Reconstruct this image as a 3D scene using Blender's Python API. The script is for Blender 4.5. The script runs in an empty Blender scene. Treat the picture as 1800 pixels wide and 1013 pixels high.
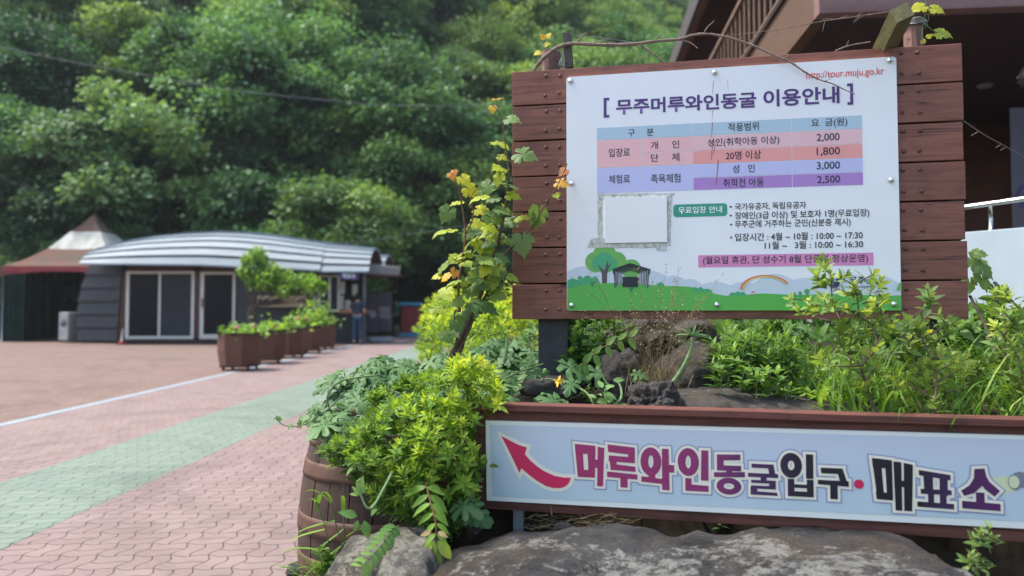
import bpy, bmesh, math, random
import numpy as np
from mathutils import Vector, Matrix, noise as mnoise
R = math.radians
random.seed(7); rng = np.random.default_rng(11)
SC = bpy.context.scene
COL = SC.collection

# ---------------------------------------------------------------- camera, sky, sun, exposure
H = 1.30; F = 1300.0; PITCH = R(2.27)
CAM = Vector((0, 0, H))
cam_d = bpy.data.cameras.new('camera'); cam = bpy.data.objects.new('camera', cam_d); COL.objects.link(cam)
cam.location = CAM; cam.rotation_euler = (R(90) + PITCH, 0, 0)
cam_d.sensor_width = 36; cam_d.lens = F / 1800 * 36
cam_d.clip_start = 0.05; cam_d.clip_end = 1000
cam_d.dof.use_dof = True; cam_d.dof.focus_distance = 2.62; cam_d.dof.aperture_fstop = 1.9
SC.camera = cam
SUN_EL, SUN_AZ = R(62), R(-78)
w = bpy.data.worlds.new('World'); SC.world = w; w.use_nodes = True
nt = w.node_tree; sky = nt.nodes.new('ShaderNodeTexSky'); sky.sky_type = 'NISHITA'; sky.sun_disc = False
sky.sun_elevation = SUN_EL; sky.sun_rotation = SUN_AZ; sky.dust_density = 3.0; sky.air_density = 1.2; sky.ozone_density = 1.0
bg = nt.nodes['Background']; bg.inputs['Strength'].default_value = 0.15
nt.links.new(sky.outputs[0], bg.inputs['Color'])
sd = bpy.data.lights.new('sun', 'SUN'); sd.energy = 2.5; sd.angle = R(8); sd.color = (1, .95, .86)
so = bpy.data.objects.new('sun', sd); COL.objects.link(so)
S = Vector((math.sin(SUN_AZ)*math.cos(SUN_EL), math.cos(SUN_AZ)*math.cos(SUN_EL), math.sin(SUN_EL)))
so.rotation_euler = S.to_track_quat('Z', 'Y').to_euler(); so.location = (0, 0, 60)
SC.view_settings.view_transform = 'Standard'; SC.view_settings.look = 'None'
SC.view_settings.exposure = 1.34; SC.view_settings.gamma = 1
SC.render.engine = 'CYCLES'; cy = SC.cycles
cy.use_denoising = True; cy.max_bounces = 6; cy.diffuse_bounces = 3; cy.glossy_bounces = 2
cy.transmission_bounces = 4; cy.transparent_max_bounces = 4; cy.caustics_reflective = False; cy.caustics_refractive = False

# ---------------------------------------------------------------- measuring helpers (photo pixel -> point in the place)
def ray(px, py):
    r, u = (px - 900) / F, (506.5 - py) / F
    return Vector((r, math.cos(PITCH) - u*math.sin(PITCH), math.sin(PITCH) + u*math.cos(PITCH)))
def at(px, py, Y):
    d = ray(px, py); return CAM + d * (Y / d.y)
SL = 0.014
def gz(y): return SL * y
def ground_at(px, py):
    d = ray(px, py); return CAM + d * (H / (SL*d.y - d.z))
class Frame:                                   # an upright board: local x along it, local y away from the viewer, z up
    def __init__(s, A, B, z0):
        s.o = Vector((A.x, A.y, z0)); d = (B - A); s.ang = math.atan2(d.y, d.x)
        s.u = Vector((math.cos(s.ang), math.sin(s.ang), 0)); s.n = Vector((-math.sin(s.ang), math.cos(s.ang), 0))
    def loc(s, px, py, y=0.0):
        d = ray(px, py); p0 = s.o + s.n*y
        t = (p0 - CAM).dot(s.n) / d.dot(s.n); q = CAM + d*t - s.o
        return (q.dot(s.u), q.z)
    def world(s, x, y, z): return s.o + s.u*x + s.n*y + Vector((0, 0, z))

# ---------------------------------------------------------------- mesh builder
class MB:
    def __init__(s): s.v=[]; s.l=[]; s.k=[]; s.m=[]; s.t=[]; s.sm=[]; s.n=0
    def add(s, V, faces, mat=0, tint=.5, smooth=False):
        V = np.asarray([tuple(p) for p in V], float).reshape(-1, 3)
        s.v.append(V)
        for f in faces: s.l.append(np.asarray(f, int) + s.n)
        s.k.append(np.array([len(f) for f in faces], int)); s.m.append(np.full(len(faces), mat, int))
        s.sm.append(np.full(len(faces), smooth, bool)); s.t.append(np.full(len(V), tint, float)); s.n += len(V)
    def inst(s, T, pos, X, Y, Z, scale, tint, mat=0, smooth=True):
        V, faces = T; n = len(pos); nv = len(V); V = np.asarray(V, float)
        sc = np.broadcast_to(np.asarray(scale, float), (n,))
        W = (V[None,:,0:1]*X[:,None,:] + V[None,:,1:2]*Y[:,None,:] + V[None,:,2:3]*Z[:,None,:]) * sc[:,None,None] + pos[:,None,:]
        s.v.append(W.reshape(-1, 3))
        flat = np.concatenate([np.asarray(f, int) for f in faces]); ks = np.array([len(f) for f in faces], int)
        off = s.n + np.arange(n)*nv
        s.l.append((flat[None,:] + off[:,None]).ravel()); s.k.append(np.tile(ks, n))
        s.m.append(np.full(n*len(faces), mat, int)); s.sm.append(np.full(n*len(faces), smooth, bool))
        s.t.append(np.repeat(np.broadcast_to(np.asarray(tint, float), (n,)), nv)); s.n += n*nv
    def leaves(s, T, pos, d, nrm, scale, tint, mat=0):
        pos = np.asarray(pos, float); d = np.asarray(d, float); nrm = np.asarray(nrm, float)
        d = d / (np.linalg.norm(d, axis=1, keepdims=True) + 1e-9)
        X = np.cross(d, nrm); X /= (np.linalg.norm(X, axis=1, keepdims=True) + 1e-9)
        Z = np.cross(X, d)
        s.inst(T, pos, X, d, Z, scale, tint, mat)
    def box(s, c, size, mat=0, rz=0, bev=0, tint=.5, rx=0, ry=0):
        bm = bmesh.new(); bmesh.ops.create_cube(bm, size=1)
        for v in bm.verts: v.co = Vector((v.co.x*size[0], v.co.y*size[1], v.co.z*size[2]))
        if bev: bmesh.ops.bevel(bm, geom=list(bm.edges), offset=bev, segments=2, affect='EDGES', profile=.6)
        M = Matrix.Translation(Vector(c)) @ Matrix.Rotation(rz,4,'Z') @ Matrix.Rotation(ry,4,'Y') @ Matrix.Rotation(rx,4,'X')
        bm.verts.index_update()
        s.add([M @ v.co for v in bm.verts], [[v.index for v in f.verts] for f in bm.faces], mat, tint); bm.free()
    def tube(s, P, r, n=8, mat=0, tint=.5, cap=True, smooth=True):
        P = [Vector(p) for p in P]; m = len(P)
        rr = list(r) if hasattr(r, '__len__') else [r]*m
        V = []; up = None
        for i, p in enumerate(P):
            t = (P[min(i+1,m-1)] - P[max(i-1,0)])
            if t.length < 1e-9: t = Vector((0,0,1))
            t.normalize()
            if up is None:
                up = Vector((0,0,1)) if abs(t.z) < .9 else Vector((1,0,0))
            a = t.cross(up)
            if a.length < 1e-6: a = t.orthogonal()
            a.normalize(); b = a.cross(t).normalized(); up = b
            for k in range(n):
                an = 2*math.pi*k/n; V.append(p + (a*math.cos(an) + b*math.sin(an))*rr[i])
        Fc = [[i*n+k, i*n+(k+1)%n, (i+1)*n+(k+1)%n, (i+1)*n+k] for i in range(m-1) for k in range(n)]
        if cap: Fc += [list(range(n)), list(range((m-1)*n, m*n))[::-1]]
        s.add(V, Fc, mat, tint, smooth)
    def lathe(s, prof, n=32, c=(0,0,0), mat=0, tint=.5, smooth=True, close=False):
        V = [(c[0]+r*math.cos(2*math.pi*k/n), c[1]+r*math.sin(2*math.pi*k/n), c[2]+z) for r, z in prof for k in range(n)]
        m = len(prof); Fc = [[i*n+k, i*n+(k+1)%n, ((i+1)%m)*n+(k+1)%n, ((i+1)%m)*n+k] for i in range(m if close else m-1) for k in range(n)]
        s.add(V, Fc, mat, tint, smooth)
    def prism(s, poly, y0, y1, mat=0):          # outline in (x, z), from y0 to y1
        n = len(poly); V = [(x, y0, z) for x, z in poly] + [(x, y1, z) for x, z in poly]
        s.add(V, [list(range(n))[::-1], list(range(n, 2*n))] + [[i, (i+1)%n, n+(i+1)%n, n+i] for i in range(n)], mat)
    def ellipsoid(s, c, r, mat=0, seg=16, rings=10, tint=.5, zmin=-1):
        prof = []
        for i in range(rings+1):
            a = -math.pi/2 + math.pi*i/rings
            if math.sin(a) >= zmin - 1e-6: prof.append((math.cos(a), math.sin(a)))
        V = [(c[0]+q*math.cos(2*math.pi*k/seg)*r[0], c[1]+q*math.sin(2*math.pi*k/seg)*r[1], c[2]+z*r[2]) for q, z in prof for k in range(seg)]
        s.add(V, [[i*seg+k, i*seg+(k+1)%seg, (i+1)*seg+(k+1)%seg, (i+1)*seg+k] for i in range(len(prof)-1) for k in range(seg)], mat, tint, True)
    def build(s, name, mats, parent=None, origin=None, local=False):
        me = bpy.data.meshes.new(name)
        V = np.concatenate(s.v) if s.v else np.zeros((0,3))
        if origin is not None: V = V - np.array(tuple(origin))
        elif parent is not None and not local: V = V - np.array(tuple(parent.location))
        L = np.concatenate([np.atleast_1d(x) for x in s.l]); K = np.concatenate(s.k)
        me.vertices.add(len(V)); me.vertices.foreach_set('co', V.ravel())
        me.loops.add(len(L)); me.loops.foreach_set('vertex_index', L)
        me.polygons.add(len(K)); me.polygons.foreach_set('loop_start', np.concatenate([[0], np.cumsum(K)[:-1]]))
        me.polygons.foreach_set('loop_total', K)
        me.polygons.foreach_set('material_index', np.concatenate(s.m)); me.polygons.foreach_set('use_smooth', np.concatenate(s.sm))
        at_ = me.attributes.new('tint', 'FLOAT', 'POINT'); at_.data.foreach_set('value', np.concatenate(s.t))
        me.update(calc_edges=True); me.validate()
        for m in (mats if isinstance(mats, (list, tuple)) else [mats]): me.materials.append(m)
        o = bpy.data.objects.new(name, me); COL.objects.link(o)
        if origin is not None: o.location = Vector(origin) - (parent.location if parent else Vector((0,0,0)))
        if parent: o.parent = parent
        return o
def tag(o, label=None, cat=None, group=None, kind=None):
    if label: o['label'] = label
    if cat: o['category'] = cat
    if group: o['group'] = group
    if kind: o['kind'] = kind
    return o
def thing(name, label, cat, loc, rz=0, group=None):
    o = bpy.data.objects.new(name, None); COL.objects.link(o); o.location = loc; o.rotation_euler = (0,0,rz)
    o.empty_display_size = .1
    return tag(o, label, cat, group)
def dup(o, parent=None, loc=None, rz=None, scale=None, label=None):
    c = o.copy(); COL.objects.link(c)
    if parent: c.parent = parent
    if loc is not None: c.location = loc
    if rz is not None: c.rotation_euler = (0,0,rz)
    if scale is not None: c.scale = scale
    if label: c['label'] = label
    for ch in list(o.children): dup(ch, c)
    return c

# ---------------------------------------------------------------- materials
class NB:
    def __init__(s, name):
        s.m = bpy.data.materials.new(name); s.m.use_nodes = True; s.t = s.m.node_tree
        s.p = s.t.nodes['Principled BSDF']; s.out = s.t.nodes['Material Output']
    def n(s, typ, **kw):
        nd = s.t.nodes.new(typ)
        for k, v in kw.items():
            if k.startswith('i_'):
                key = k[2:].replace('_', ' '); nd.inputs[int(key) if key.isdigit() else key].default_value = v
            else: setattr(nd, k, v)
        return nd
    def l(s, a, b): s.t.links.new(a, b)
    def math(s, op, a, b=0.0, c=None):
        nd = s.n('ShaderNodeMath', operation=op)
        for i, x in enumerate([a, b] + ([c] if c is not None else [])):
            if isinstance(x, (int, float)): nd.inputs[i].default_value = x
            else: s.l(x, nd.inputs[i])
        return nd.outputs[0]
    def ramp(s, fac, stops, interp='LINEAR'):
        nd = s.n('ShaderNodeValToRGB'); cr = nd.color_ramp; cr.interpolation = interp
        while len(cr.elements) < len(stops): cr.elements.new(.5)
        for e, (p, c) in zip(cr.elements, stops): e.position = p; e.color = (*c, 1)
        s.l(fac, nd.inputs[0]); return nd.outputs[0]
    def mix(s, fac, a, b, mode='MIX'):
        nd = s.n('ShaderNodeMix', data_type='RGBA', blend_type=mode)
        for i, x in ((0, fac), (6, a), (7, b)):
            if isinstance(x, (int, float)): nd.inputs[i].default_value = x
            elif isinstance(x, tuple): nd.inputs[i].default_value = (*x, 1)
            else: s.l(x, nd.inputs[i])
        return nd.outputs[2]
    def noise(s, vec, scale, detail=5, rough=.6, dist=0):
        nd = s.n('ShaderNodeTexNoise'); nd.inputs['Scale'].default_value = scale; nd.inputs['Detail'].default_value = detail
        nd.inputs['Roughness'].default_value = rough; nd.inputs['Distortion'].default_value = dist
        if vec is not None: s.l(vec, nd.inputs['Vector'])
        return nd.outputs[0]
    def obj(s, scale=(1,1,1), rot=(0,0,0)):
        tc = s.n('ShaderNodeTexCoord'); mp = s.n('ShaderNodeMapping'); mp.inputs['Scale'].default_value = scale; mp.inputs['Rotation'].default_value = rot
        s.l(tc.outputs['Object'], mp.inputs[0]); return mp.outputs[0]
    def bump(s, h, strength=.3, dist=.01):
        nd = s.n('ShaderNodeBump'); nd.inputs['Strength'].default_value = strength; nd.inputs['Distance'].default_value = dist
        s.l(h, nd.inputs['Height']); s.l(nd.outputs[0], s.p.inputs['Normal'])
    def base(s, c, rough=.6, spec=.5, metal=0):
        if isinstance(c, tuple): s.p.inputs['Base Color'].default_value = (*c, 1)
        else: s.l(c, s.p.inputs['Base Color'])
        s.p.inputs['Roughness'].default_value = rough; s.p.inputs['Specular IOR Level'].default_value = spec; s.p.inputs['Metallic'].default_value = metal
        return s.m
def plain(name, c, rough=.6, spec=.4, metal=0, var=.25, scale=6):
    b = NB(name); v = b.noise(b.obj(), scale, 6, .65)
    lo = tuple(x*(1-var) for x in c); hi = tuple(min(1, x*(1+var)) for x in c)
    return b.base(b.ramp(v, [(.3, lo), (.7, hi)]), rough, spec, metal)
def leafmat(name, stops, trans=.35, tcol=(1.5,1.35,.5), rough=.5, objrand=0.0):
    b = NB(name); a = b.n('ShaderNodeAttribute', attribute_name='tint')
    f = a.outputs['Fac']
    tone = None
    if objrand:
        oi = b.n('ShaderNodeObjectInfo')
        f = b.math('ADD', f, b.math('MULTIPLY', b.math('SUBTRACT', oi.outputs['Random'], .5), objrand))
    c = b.ramp(f, stops)
    if objrand: c = b.mix(1.0, c, b.ramp(b.math('FRACT', b.math('MULTIPLY', oi.outputs['Random'], 7.13)), [(0,(.62,.85,.85)), (.35,(1,1,1)), (.7,(1.25,1.15,.75)), (1,(.75,.95,.95))]), 'MULTIPLY')
    nz = b.noise(b.obj(), 40, 2)
    c = b.mix(b.math('MULTIPLY', nz, .15), c, (0.03,0.06,0.015), 'MIX') if not objrand else c
    b.base(c, rough, .28)
    tr = b.n('ShaderNodeBsdfTranslucent'); b.l(b.mix(1.0, c, tcol, 'MULTIPLY'), tr.inputs[0])
    mx = b.n('ShaderNodeMixShader'); mx.inputs[0].default_value = trans
    b.l(b.p.outputs[0], mx.inputs[1]); b.l(tr.outputs[0], mx.inputs[2]); b.l(mx.outputs[0], b.out.inputs[0])
    return b.m
def wood(name, c, dark, grain=(3,60,60), rough=.6, stain=.5, streak=(0,0,0), coat=0):
    b = NB(name); v = b.noise(b.obj(grain), 1.0, 7, .7, .6)
    c1 = b.ramp(v, [(.28, dark), (.5, c), (.75, tuple(min(1,x*1.25) for x in c))])
    s2 = b.noise(b.obj((5,5,9)), 1.0, 6, .65)
    c2 = b.mix(b.math('MULTIPLY', b.ramp(s2, [(.5,(0,0,0)), (.72,(1,1,1))]), stain), c1, dark)
    knots = b.noise(b.obj((7,30,30)), 1.0, 3, .5)
    c3 = b.mix(b.math('MULTIPLY', b.ramp(knots, [(.66,(0,0,0)), (.74,(1,1,1))]), .75), c2, tuple(x*.35 for x in dark))
    ta = b.n('ShaderNodeAttribute', attribute_name='tint'); c3 = b.mix(1.0, c3, b.ramp(ta.outputs['Fac'], [(0,(.62,.60,.60)), (.5,(1,1,1)), (1,(1.32,1.26,1.22))]), 'MULTIPLY')
    crk = b.noise(b.obj((2.2,30,95)), 1.0, 4, .6, .3); c3 = b.mix(b.math('MULTIPLY', b.ramp(crk, [(.63,(0,0,0)), (.70,(1,1,1))]), .8), c3, tuple(x*.3 for x in dark))
    b.bump(v, .35, .004)
    return b.base(c3, rough, .35)

WOODRED = wood('red_brown_planks', (.215,.086,.060), (.085,.040,.032), grain=(4,50,70), stain=.7)
WOODRED2 = wood('red_brown_frame_wood', (.135,.048,.036), (.045,.018,.014), grain=(3,50,80), stain=.8)
WOODPOLE = wood('weathered_brown_pole', (.20,.10,.08), (.08,.04,.03), grain=(50,50,3))
WOODMOSS = wood('mossy_timber', (.16,.15,.06), (.05,.05,.025), grain=(60,6,60), stain=.5)
WOODDARK = wood('dark_grey_timber', (.07,.06,.05), (.03,.025,.02), grain=(50,50,4))
BARREL = wood('barrel_staves', (.062,.036,.027), (.024,.015,.012), grain=(26,26,2.2), rough=.7, stain=.4)
HOOP = plain('rusty_hoop', (.105,.055,.038), .6, .35, .1, .35, 14)
PLANTERW = plain('planter_brown', (.115,.048,.033), .6, .35, 0, .2, 5)
BLACKST = plain('dark_steel_post', (.018,.022,.03), .45, .5, .0, .5, 20)
GREYST = plain('galvanised_steel', (.32,.38,.42), .45, .5, .6, .2, 20)
CHROME = plain('polished_rail', (.42,.44,.42), .22, .5, 1.0, .05, 5)
SILVER = plain('silver_bolt', (.72,.72,.70), .3, .5, .9, .1, 30)
DARK = plain('dark_brown_wood', (.030,.018,.016), .7, .2, 0, .3, 3)  # one very dark brown shared by backing, deck, trims and small fittings
# ---------------------------------------------------------------- ground, paving, hill
def paver_mat(name, cols, mort, ang=0.0, big=.8):
    b = NB(name); v = b.obj((1,1,1), (0,0,ang))
    sp = b.n('ShaderNodeSeparateXYZ'); b.l(v, sp.inputs[0]); x, y = sp.outputs[0], sp.outputs[1]
    P = .195
    si = lambda q, ph: b.math('SINE', b.math('MULTIPLY_ADD', q, 2*math.pi/P, ph))
    wob = b.noise(v, 1.8, 2); nx_ = b.math('MULTIPLY_ADD', wob, .03, x); ny_ = b.math('MULTIPLY_ADD', wob, -.03, y)
    x2 = b.math('MULTIPLY_ADD', si(y, 0), .0165, nx_); y2 = b.math('MULTIPLY_ADD', si(x, 0), .0135, ny_)
    u_, w_ = b.math('DIVIDE', x2, P), b.math('DIVIDE', y2, P)
    iu, iw = b.math('FLOOR', u_), b.math('FLOOR', w_); fu, fw = b.math('SUBTRACT', u_, iu), b.math('SUBTRACT', w_, iw)
    par = b.math('FLOORED_MODULO', b.math('ADD', iu, iw), 2.0); sel = b.math('ADD', fw, b.math('MULTIPLY', par, b.math('SUBTRACT', fu, fw)))
    ed = lambda q: b.math('MINIMUM', q, b.math('SUBTRACT', 1.0, q))
    dd = b.math('MINIMUM', b.math('MINIMUM', ed(fu), ed(fw)), b.math('ABSOLUTE', b.math('SUBTRACT', sel, .5)))
    jm = b.n('ShaderNodeMapRange', interpolation_type='SMOOTHSTEP'); b.l(dd, jm.inputs[0]); jm.inputs[1].default_value = .006; jm.inputs[2].default_value = .032
    joint = b.math('SUBTRACT', 1.0, jm.outputs[0])
    cb = b.n('ShaderNodeCombineXYZ'); b.l(iu, cb.inputs[0]); b.l(iw, cb.inputs[1]); b.l(b.math('GREATER_THAN', sel, .5), cb.inputs[2])
    wn = b.n('ShaderNodeTexWhiteNoise', noise_dimensions='3D'); b.l(cb.outputs[0], wn.inputs['Vector'])
    blk = b.mix(wn.outputs['Value'], cols[0], cols[1])
    fine = b.noise(v, 320, 3, .7); mid = b.noise(v, 5, 5, .6); lg = b.noise(v, big, 5, .6)
    c = b.mix(b.math('MULTIPLY', b.ramp(fine, [(.4,(0,0,0)), (.62,(1,1,1))]), .28), blk, tuple(min(1,q*1.35) for q in cols[1]))
    c = b.mix(b.math('MULTIPLY', b.ramp(lg, [(.42,(0,0,0)), (.7,(1,1,1))]), .42), c, cols[2])
    c = b.mix(b.math('MULTIPLY', b.ramp(mid, [(.58,(0,0,0)), (.75,(1,1,1))]), .35), c, tuple(q*.6 for q in cols[2]))
    st_ = b.noise(v, .7, 8, .7, 1.2); c = b.mix(b.math('MULTIPLY', b.ramp(st_, [(.48,(0,0,0)), (.62,(1,1,1))]), .42), c, tuple(q*.55 for q in cols[1]))
    c = b.mix(b.math('MULTIPLY', joint, .85), c, mort)
    hh = b.math('MULTIPLY_ADD', joint, -1.0, b.math('MULTIPLY', fine, .25))
    b.bump(hh, .6, .006)
    return b.base(c, .8, .3)
PINK = paver_mat('pink_interlocking_pavers', [(.232,.170,.164), (.188,.131,.126), (.22,.172,.145)], (.050,.038,.033))
GREEN = paver_mat('green_interlocking_pavers', [(.165,.210,.172), (.132,.176,.142), (.18,.222,.178)], (.055,.070,.050))
TAN = paver_mat('brown_plaza_pavers', [(.205,.130,.110), (.142,.092,.078), (.165,.148,.105)], (.035,.026,.022), big=.35)
BLUE = plain('pale_blue_line_paint', (.24,.30,.34), .7, .3, 0, .2, 9)
SOIL = plain('dark_soil', (.026,.020,.014), .95, .1, 0, .6, 18)
FOREST_FLOOR = plain('forest_floor', (.022,.030,.014), .95, .1, 0, .5, .4)

def sheet(name, pts, dz, mat):
    mb = MB(); mb.add([(x, y, gz(y)+dz) for x, y in pts], [list(range(len(pts)))]); return tag(mb.build(name, mat), kind='structure')
def strip(name, s0, s1, y0, y1, dz, mat, k=.03, n=1):
    return sheet(name, [(s0+k*y0, y0), (s1+k*y0, y0), (s1+k*y1, y1), (s0+k*y1, y1)], dz, mat)
sheet('ground', [(-109,-19), (109,-19), (109,160), (-109,160)], -.006, SOIL)
edge = lambda y: -5.73 + .012*y
sheet('plaza_paving', [(-40,-3), (edge(-3),-3), (edge(34),34), (-40,34)], .0, TAN)
sheet('pink_path', [(edge(-3),-3), (.8,-3), (1.9,34), (edge(34),34)], .0, PINK)
strip('green_path_strip', -3.95, -2.86, -3, 34, .0015, GREEN)
strip('blue_path_line', -5.79, -5.67, -3, 30, .003, BLUE, k=.012)

def hill_z(x, y):
    base = 33 + 5*math.sin(x*.05+.6) + max(0, x)*.25
    d = y - base
    if d < 0: return gz(y)
    sl = .86 - .22*max(0, min(1, (x+2)/22))
    z = gz(base) + sl * d * min(1, d/9 + .15) if d < 9 else gz(base) + sl*d*1.0
    return z + 2.2*mnoise.noise(Vector((x*.045, y*.045, 0)))*min(1, d/10)
mb = MB(); xs = np.linspace(-110, 90, 70); ys = np.linspace(26, 150, 56); V = []
for y in ys:
    for x in xs: V.append((x, y, hill_z(x, y) - (.3 if hill_z(x, y) <= gz(y)+.01 else 0)))
nx = len(xs)
mb.add(V, [[j*nx+i, j*nx+i+1, (j+1)*nx+i+1, (j+1)*nx+i] for j in range(len(ys)-1) for i in range(nx-1)], smooth=True)
tag(mb.build('hill', FOREST_FLOOR), kind='structure')

# ---------------------------------------------------------------- leaf shapes (unit length along +y, face up +z)
def lance(w=.28, seg=3, fold=.10, curl=.15):
    V = []; Fc = []
    for i in range(seg+1):
        t = i/seg; hw = w*math.sin(math.pi*(t**.8))*.5 if 0 < i < seg else 0
        z = -curl*t*t
        if i in (0, seg): V.append((0, t, z))
        else: V += [(-hw, t, z+fold*hw*2), (0, t, z), (hw, t, z+fold*hw*2)]
    idx = lambda i, k: 0 if i == 0 else (len(V)-1 if i == seg else 1+(i-1)*3+k)
    for i in range(seg):
        for a, c in ((0,1), (1,2)):
            f = [idx(i,a), idx(i,c), idx(i+1,c), idx(i+1,a)]; g = []
            for q in f:
                if q not in g: g.append(q)
            Fc.append(g)
    return np.array(V), Fc
def outline_leaf(pts, droop=.25, wave=.05, seed=0, ctr=(0,.32)):
    rr = random.Random(seed)
    right = [(x, y) for x, y in pts]; left = [(-x, y) for x, y in pts[::-1] if x > 1e-6]
    ring = right + left; n = len(ring)
    zf = lambda x, y: -droop*(x*x*1.2 + (y-.25)**2) + .12*abs(x)
    V = [(ctr[0], ctr[1], 0.0)]; Fc = []
    for x, y in ring: mx, my = (x+ctr[0])*.55, ctr[1]+(y-ctr[1])*.55; V.append((mx, my, zf(mx, my)+rr.uniform(-wave, wave)*.3))
    for x, y in ring: V.append((x, y, zf(x, y)+rr.uniform(-wave, wave)))
    for i in range(n):
        j = (i+1) % n
        if j == 0: continue
        Fc.append([0, 1+i, 1+j]); Fc.append([1+i, 1+n+i, 1+n+j, 1+j])
    return np.array(V), Fc
GRAPE = [outline_leaf([(0,0),(.10,-.10),(.26,-.13),(.38,-.02),(.36,.06),(.50,.14),(.48,.24),(.53,.36),(.40,.40),(.30,.38),(.36,.50),(.34,.62),(.24,.64),(.20,.76),(.10,.80),(0,1.0)], .35, .05, k) for k in (1,2,3)]
MELON = [outline_leaf([(0,0),(.08,-.05),(.20,-.08),(.30,.02),(.20,.12),(.10,.17),(.26,.20),(.44,.22),(.50,.34),(.42,.42),(.28,.38),(.13,.40),(.24,.48),(.36,.56),(.36,.68),(.24,.70),(.12,.60),(.16,.74),(.18,.86),(.10,.94),(0,1.0)], .45, .07, k) for k in (4,5,6)]
AZ = lance(.34, 3, .12, .18)
BROAD = lance(.50, 4, .10, .30)
NARROW = lance(.20, 4, .12, .35)
DIAMOND = (np.array([(0,0,0),(.5,.45,.06),(0,1,-.12),(-.5,.45,.06)]), [[0,1,2],[0,2,3]])
def blade_path(p, d, L, bend, n=5):
    P = []; d = Vector(d).normalized(); hx = Vector((d.x, d.y, 0)); hx = hx.normalized() if hx.length > 1e-4 else Vector((1,0,0))
    q = Vector(p)
    for i in range(n+1):
        P.append(q.copy()); t = i/n
        q = q + (d*(1-t*bend) + hx*(t*bend*.6) + Vector((0,0,-t*t*bend*.9))).normalized()*L/n
    return P
def blade(mb, p, d, L, wd, bend, tint, mat=0):
    P = blade_path(p, d, L, bend); n = len(P)
    side = Vector((d[0], d[1], 0)).cross(Vector((0,0,1))); side = side.normalized() if side.length > 1e-4 else Vector((1,0,0))
    V = []
    for i, q in enumerate(P):
        t = i/(n-1); hw = wd*(1-t**2.2)*(.55+.45*min(1, t*3))
        V += [q-side*hw, q+Vector((0,0,-hw*.5)), q+side*hw]
    mb.add(V, [[i*3+k, i*3+k+1, i*3+k+4, i*3+k+3] for i in range(n-1) for k in (0,1)], mat, tint, True)

# ---------------------------------------------------------------- forest
BARK = plain('bark', (.075,.058,.042), .9, .2, 0, .5, 30)
FOLI = leafmat('forest_foliage', [(0,(.042,.085,.045)), (.35,(.085,.165,.075)), (.65,(.160,.275,.110)), (1,(.28,.40,.15))], .32, (1.25,1.25,.6), .6, .55)
def crown_mesh(seed, rx, rz, nl, per, leaf):
    r = np.random.default_rng(seed); pos=[]; d=[]; nn=[]; ti=[]; sc=[]
    lobes = []
    for k in range(nl):
        a = r.uniform(0, 2*math.pi); el = r.uniform(-.55, 1); rad = r.uniform(.35, 1.08)
        lobes.append((math.cos(a)*rx*rad*math.sqrt(max(.15, 1-el*el*.8)), math.sin(a)*rx*rad*math.sqrt(max(.15, 1-el*el*.8)), el*rz*.8, r.uniform(.20, .37)*rx))
    for (lx, ly, lz, lr) in lobes:
        lt = r.normal(.5, .15)
        n = int(1.9*per*(lr/(.33*rx))**2)
        q = r.normal(size=(n,3)); q /= np.linalg.norm(q, axis=1, keepdims=True)
        q[:,2] = np.where(q[:,2] < -.25, -q[:,2], q[:,2])
        jag = 1 + .22*np.sin(q[:,0]*7+lx)*np.sin(q[:,1]*6+ly) + r.normal(0, .20, n)
        p = np.array([lx,ly,lz]) + q*np.array([lr,lr,lr*.72])*jag[:,None]
        dd = q + r.normal(0, .6, (n,3)); dd[:,2] -= .35
        nr = q*.6 + np.array([0,0,.9]) + r.normal(0, .45, (n,3))
        pos.append(p); d.append(dd); nn.append(nr); ti.append(np.clip(lt + r.normal(0,.10,n), 0, 1)); sc.append(r.uniform(.6, 1.3, n)*leaf)
    return lobes, np.concatenate(pos), np.concatenate(d), np.concatenate(nn), np.concatenate(ti), np.concatenate(sc)
def make_tree(seed, rx, rz, hgt, nl=20, per=330, leaf=.205, name='broadleaf_tree'):
    lobes, p, d, n, t, s = crown_mesh(seed, rx, rz, nl, per, leaf)
    root = thing(name, 'x', 'tree', (0,0,0))
    mb = MB(); cz = hgt - rz; rr = random.Random(seed)
    mb.tube([(0,0,-.6), (rr.uniform(-.1,.1), .1, hgt*.25), (rr.uniform(-.3,.3), rr.uniform(-.3,.3), cz*.8), (0,0,cz+rz*.3)], [.22,.17,.13,.05], 7)
    for (lx,ly,lz,lr) in lobes[::2]:
        z0 = cz*rr.uniform(.55,.95)
        mb.tube([(0,0,z0), (lx*.4, ly*.4, z0+(cz+lz-z0)*.55), (lx*.9, ly*.9, cz+lz)], [.08,.05,.02], 5)
    mb.build('trunk', BARK, root, local=True)
    c = MB(); p[:,2] += cz; c.leaves(DIAMOND, p, d, n, s, t); c.build('crown', FOLI, root, local=True)
    return root
PROTO = [make_tree(1, 3.6, 3.4, 7.6, 30, 300), make_tree(2, 4.3, 3.2, 7.2, 36, 290), make_tree(3, 3.0, 4.2, 9.0, 30, 280),
         make_tree(4, 4.0, 4.2, 9.4, 40, 270), make_tree(5, 3.2, 3.0, 6.6, 28, 300)]
for q in PROTO: q.hide_render = False
cands = []
yrow = 34.0
rt = random.Random(5)
while yrow < 118:
    st = 4.2 + (yrow-34)*.030
    x = -.80*yrow - 2
    while x < .36*yrow + 3:
        xx = x + rt.uniform(-1.4,1.4); yy = yrow + rt.uniform(-1.6,1.6)
        b0 = 33 + 5*math.sin(xx*.05+.6) + max(0, xx)*.25
        if yy > b0 - 1.5: cands.append((xx, yy))
        x += st
    yrow += 3.6 + (yrow-34)*.050
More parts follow.
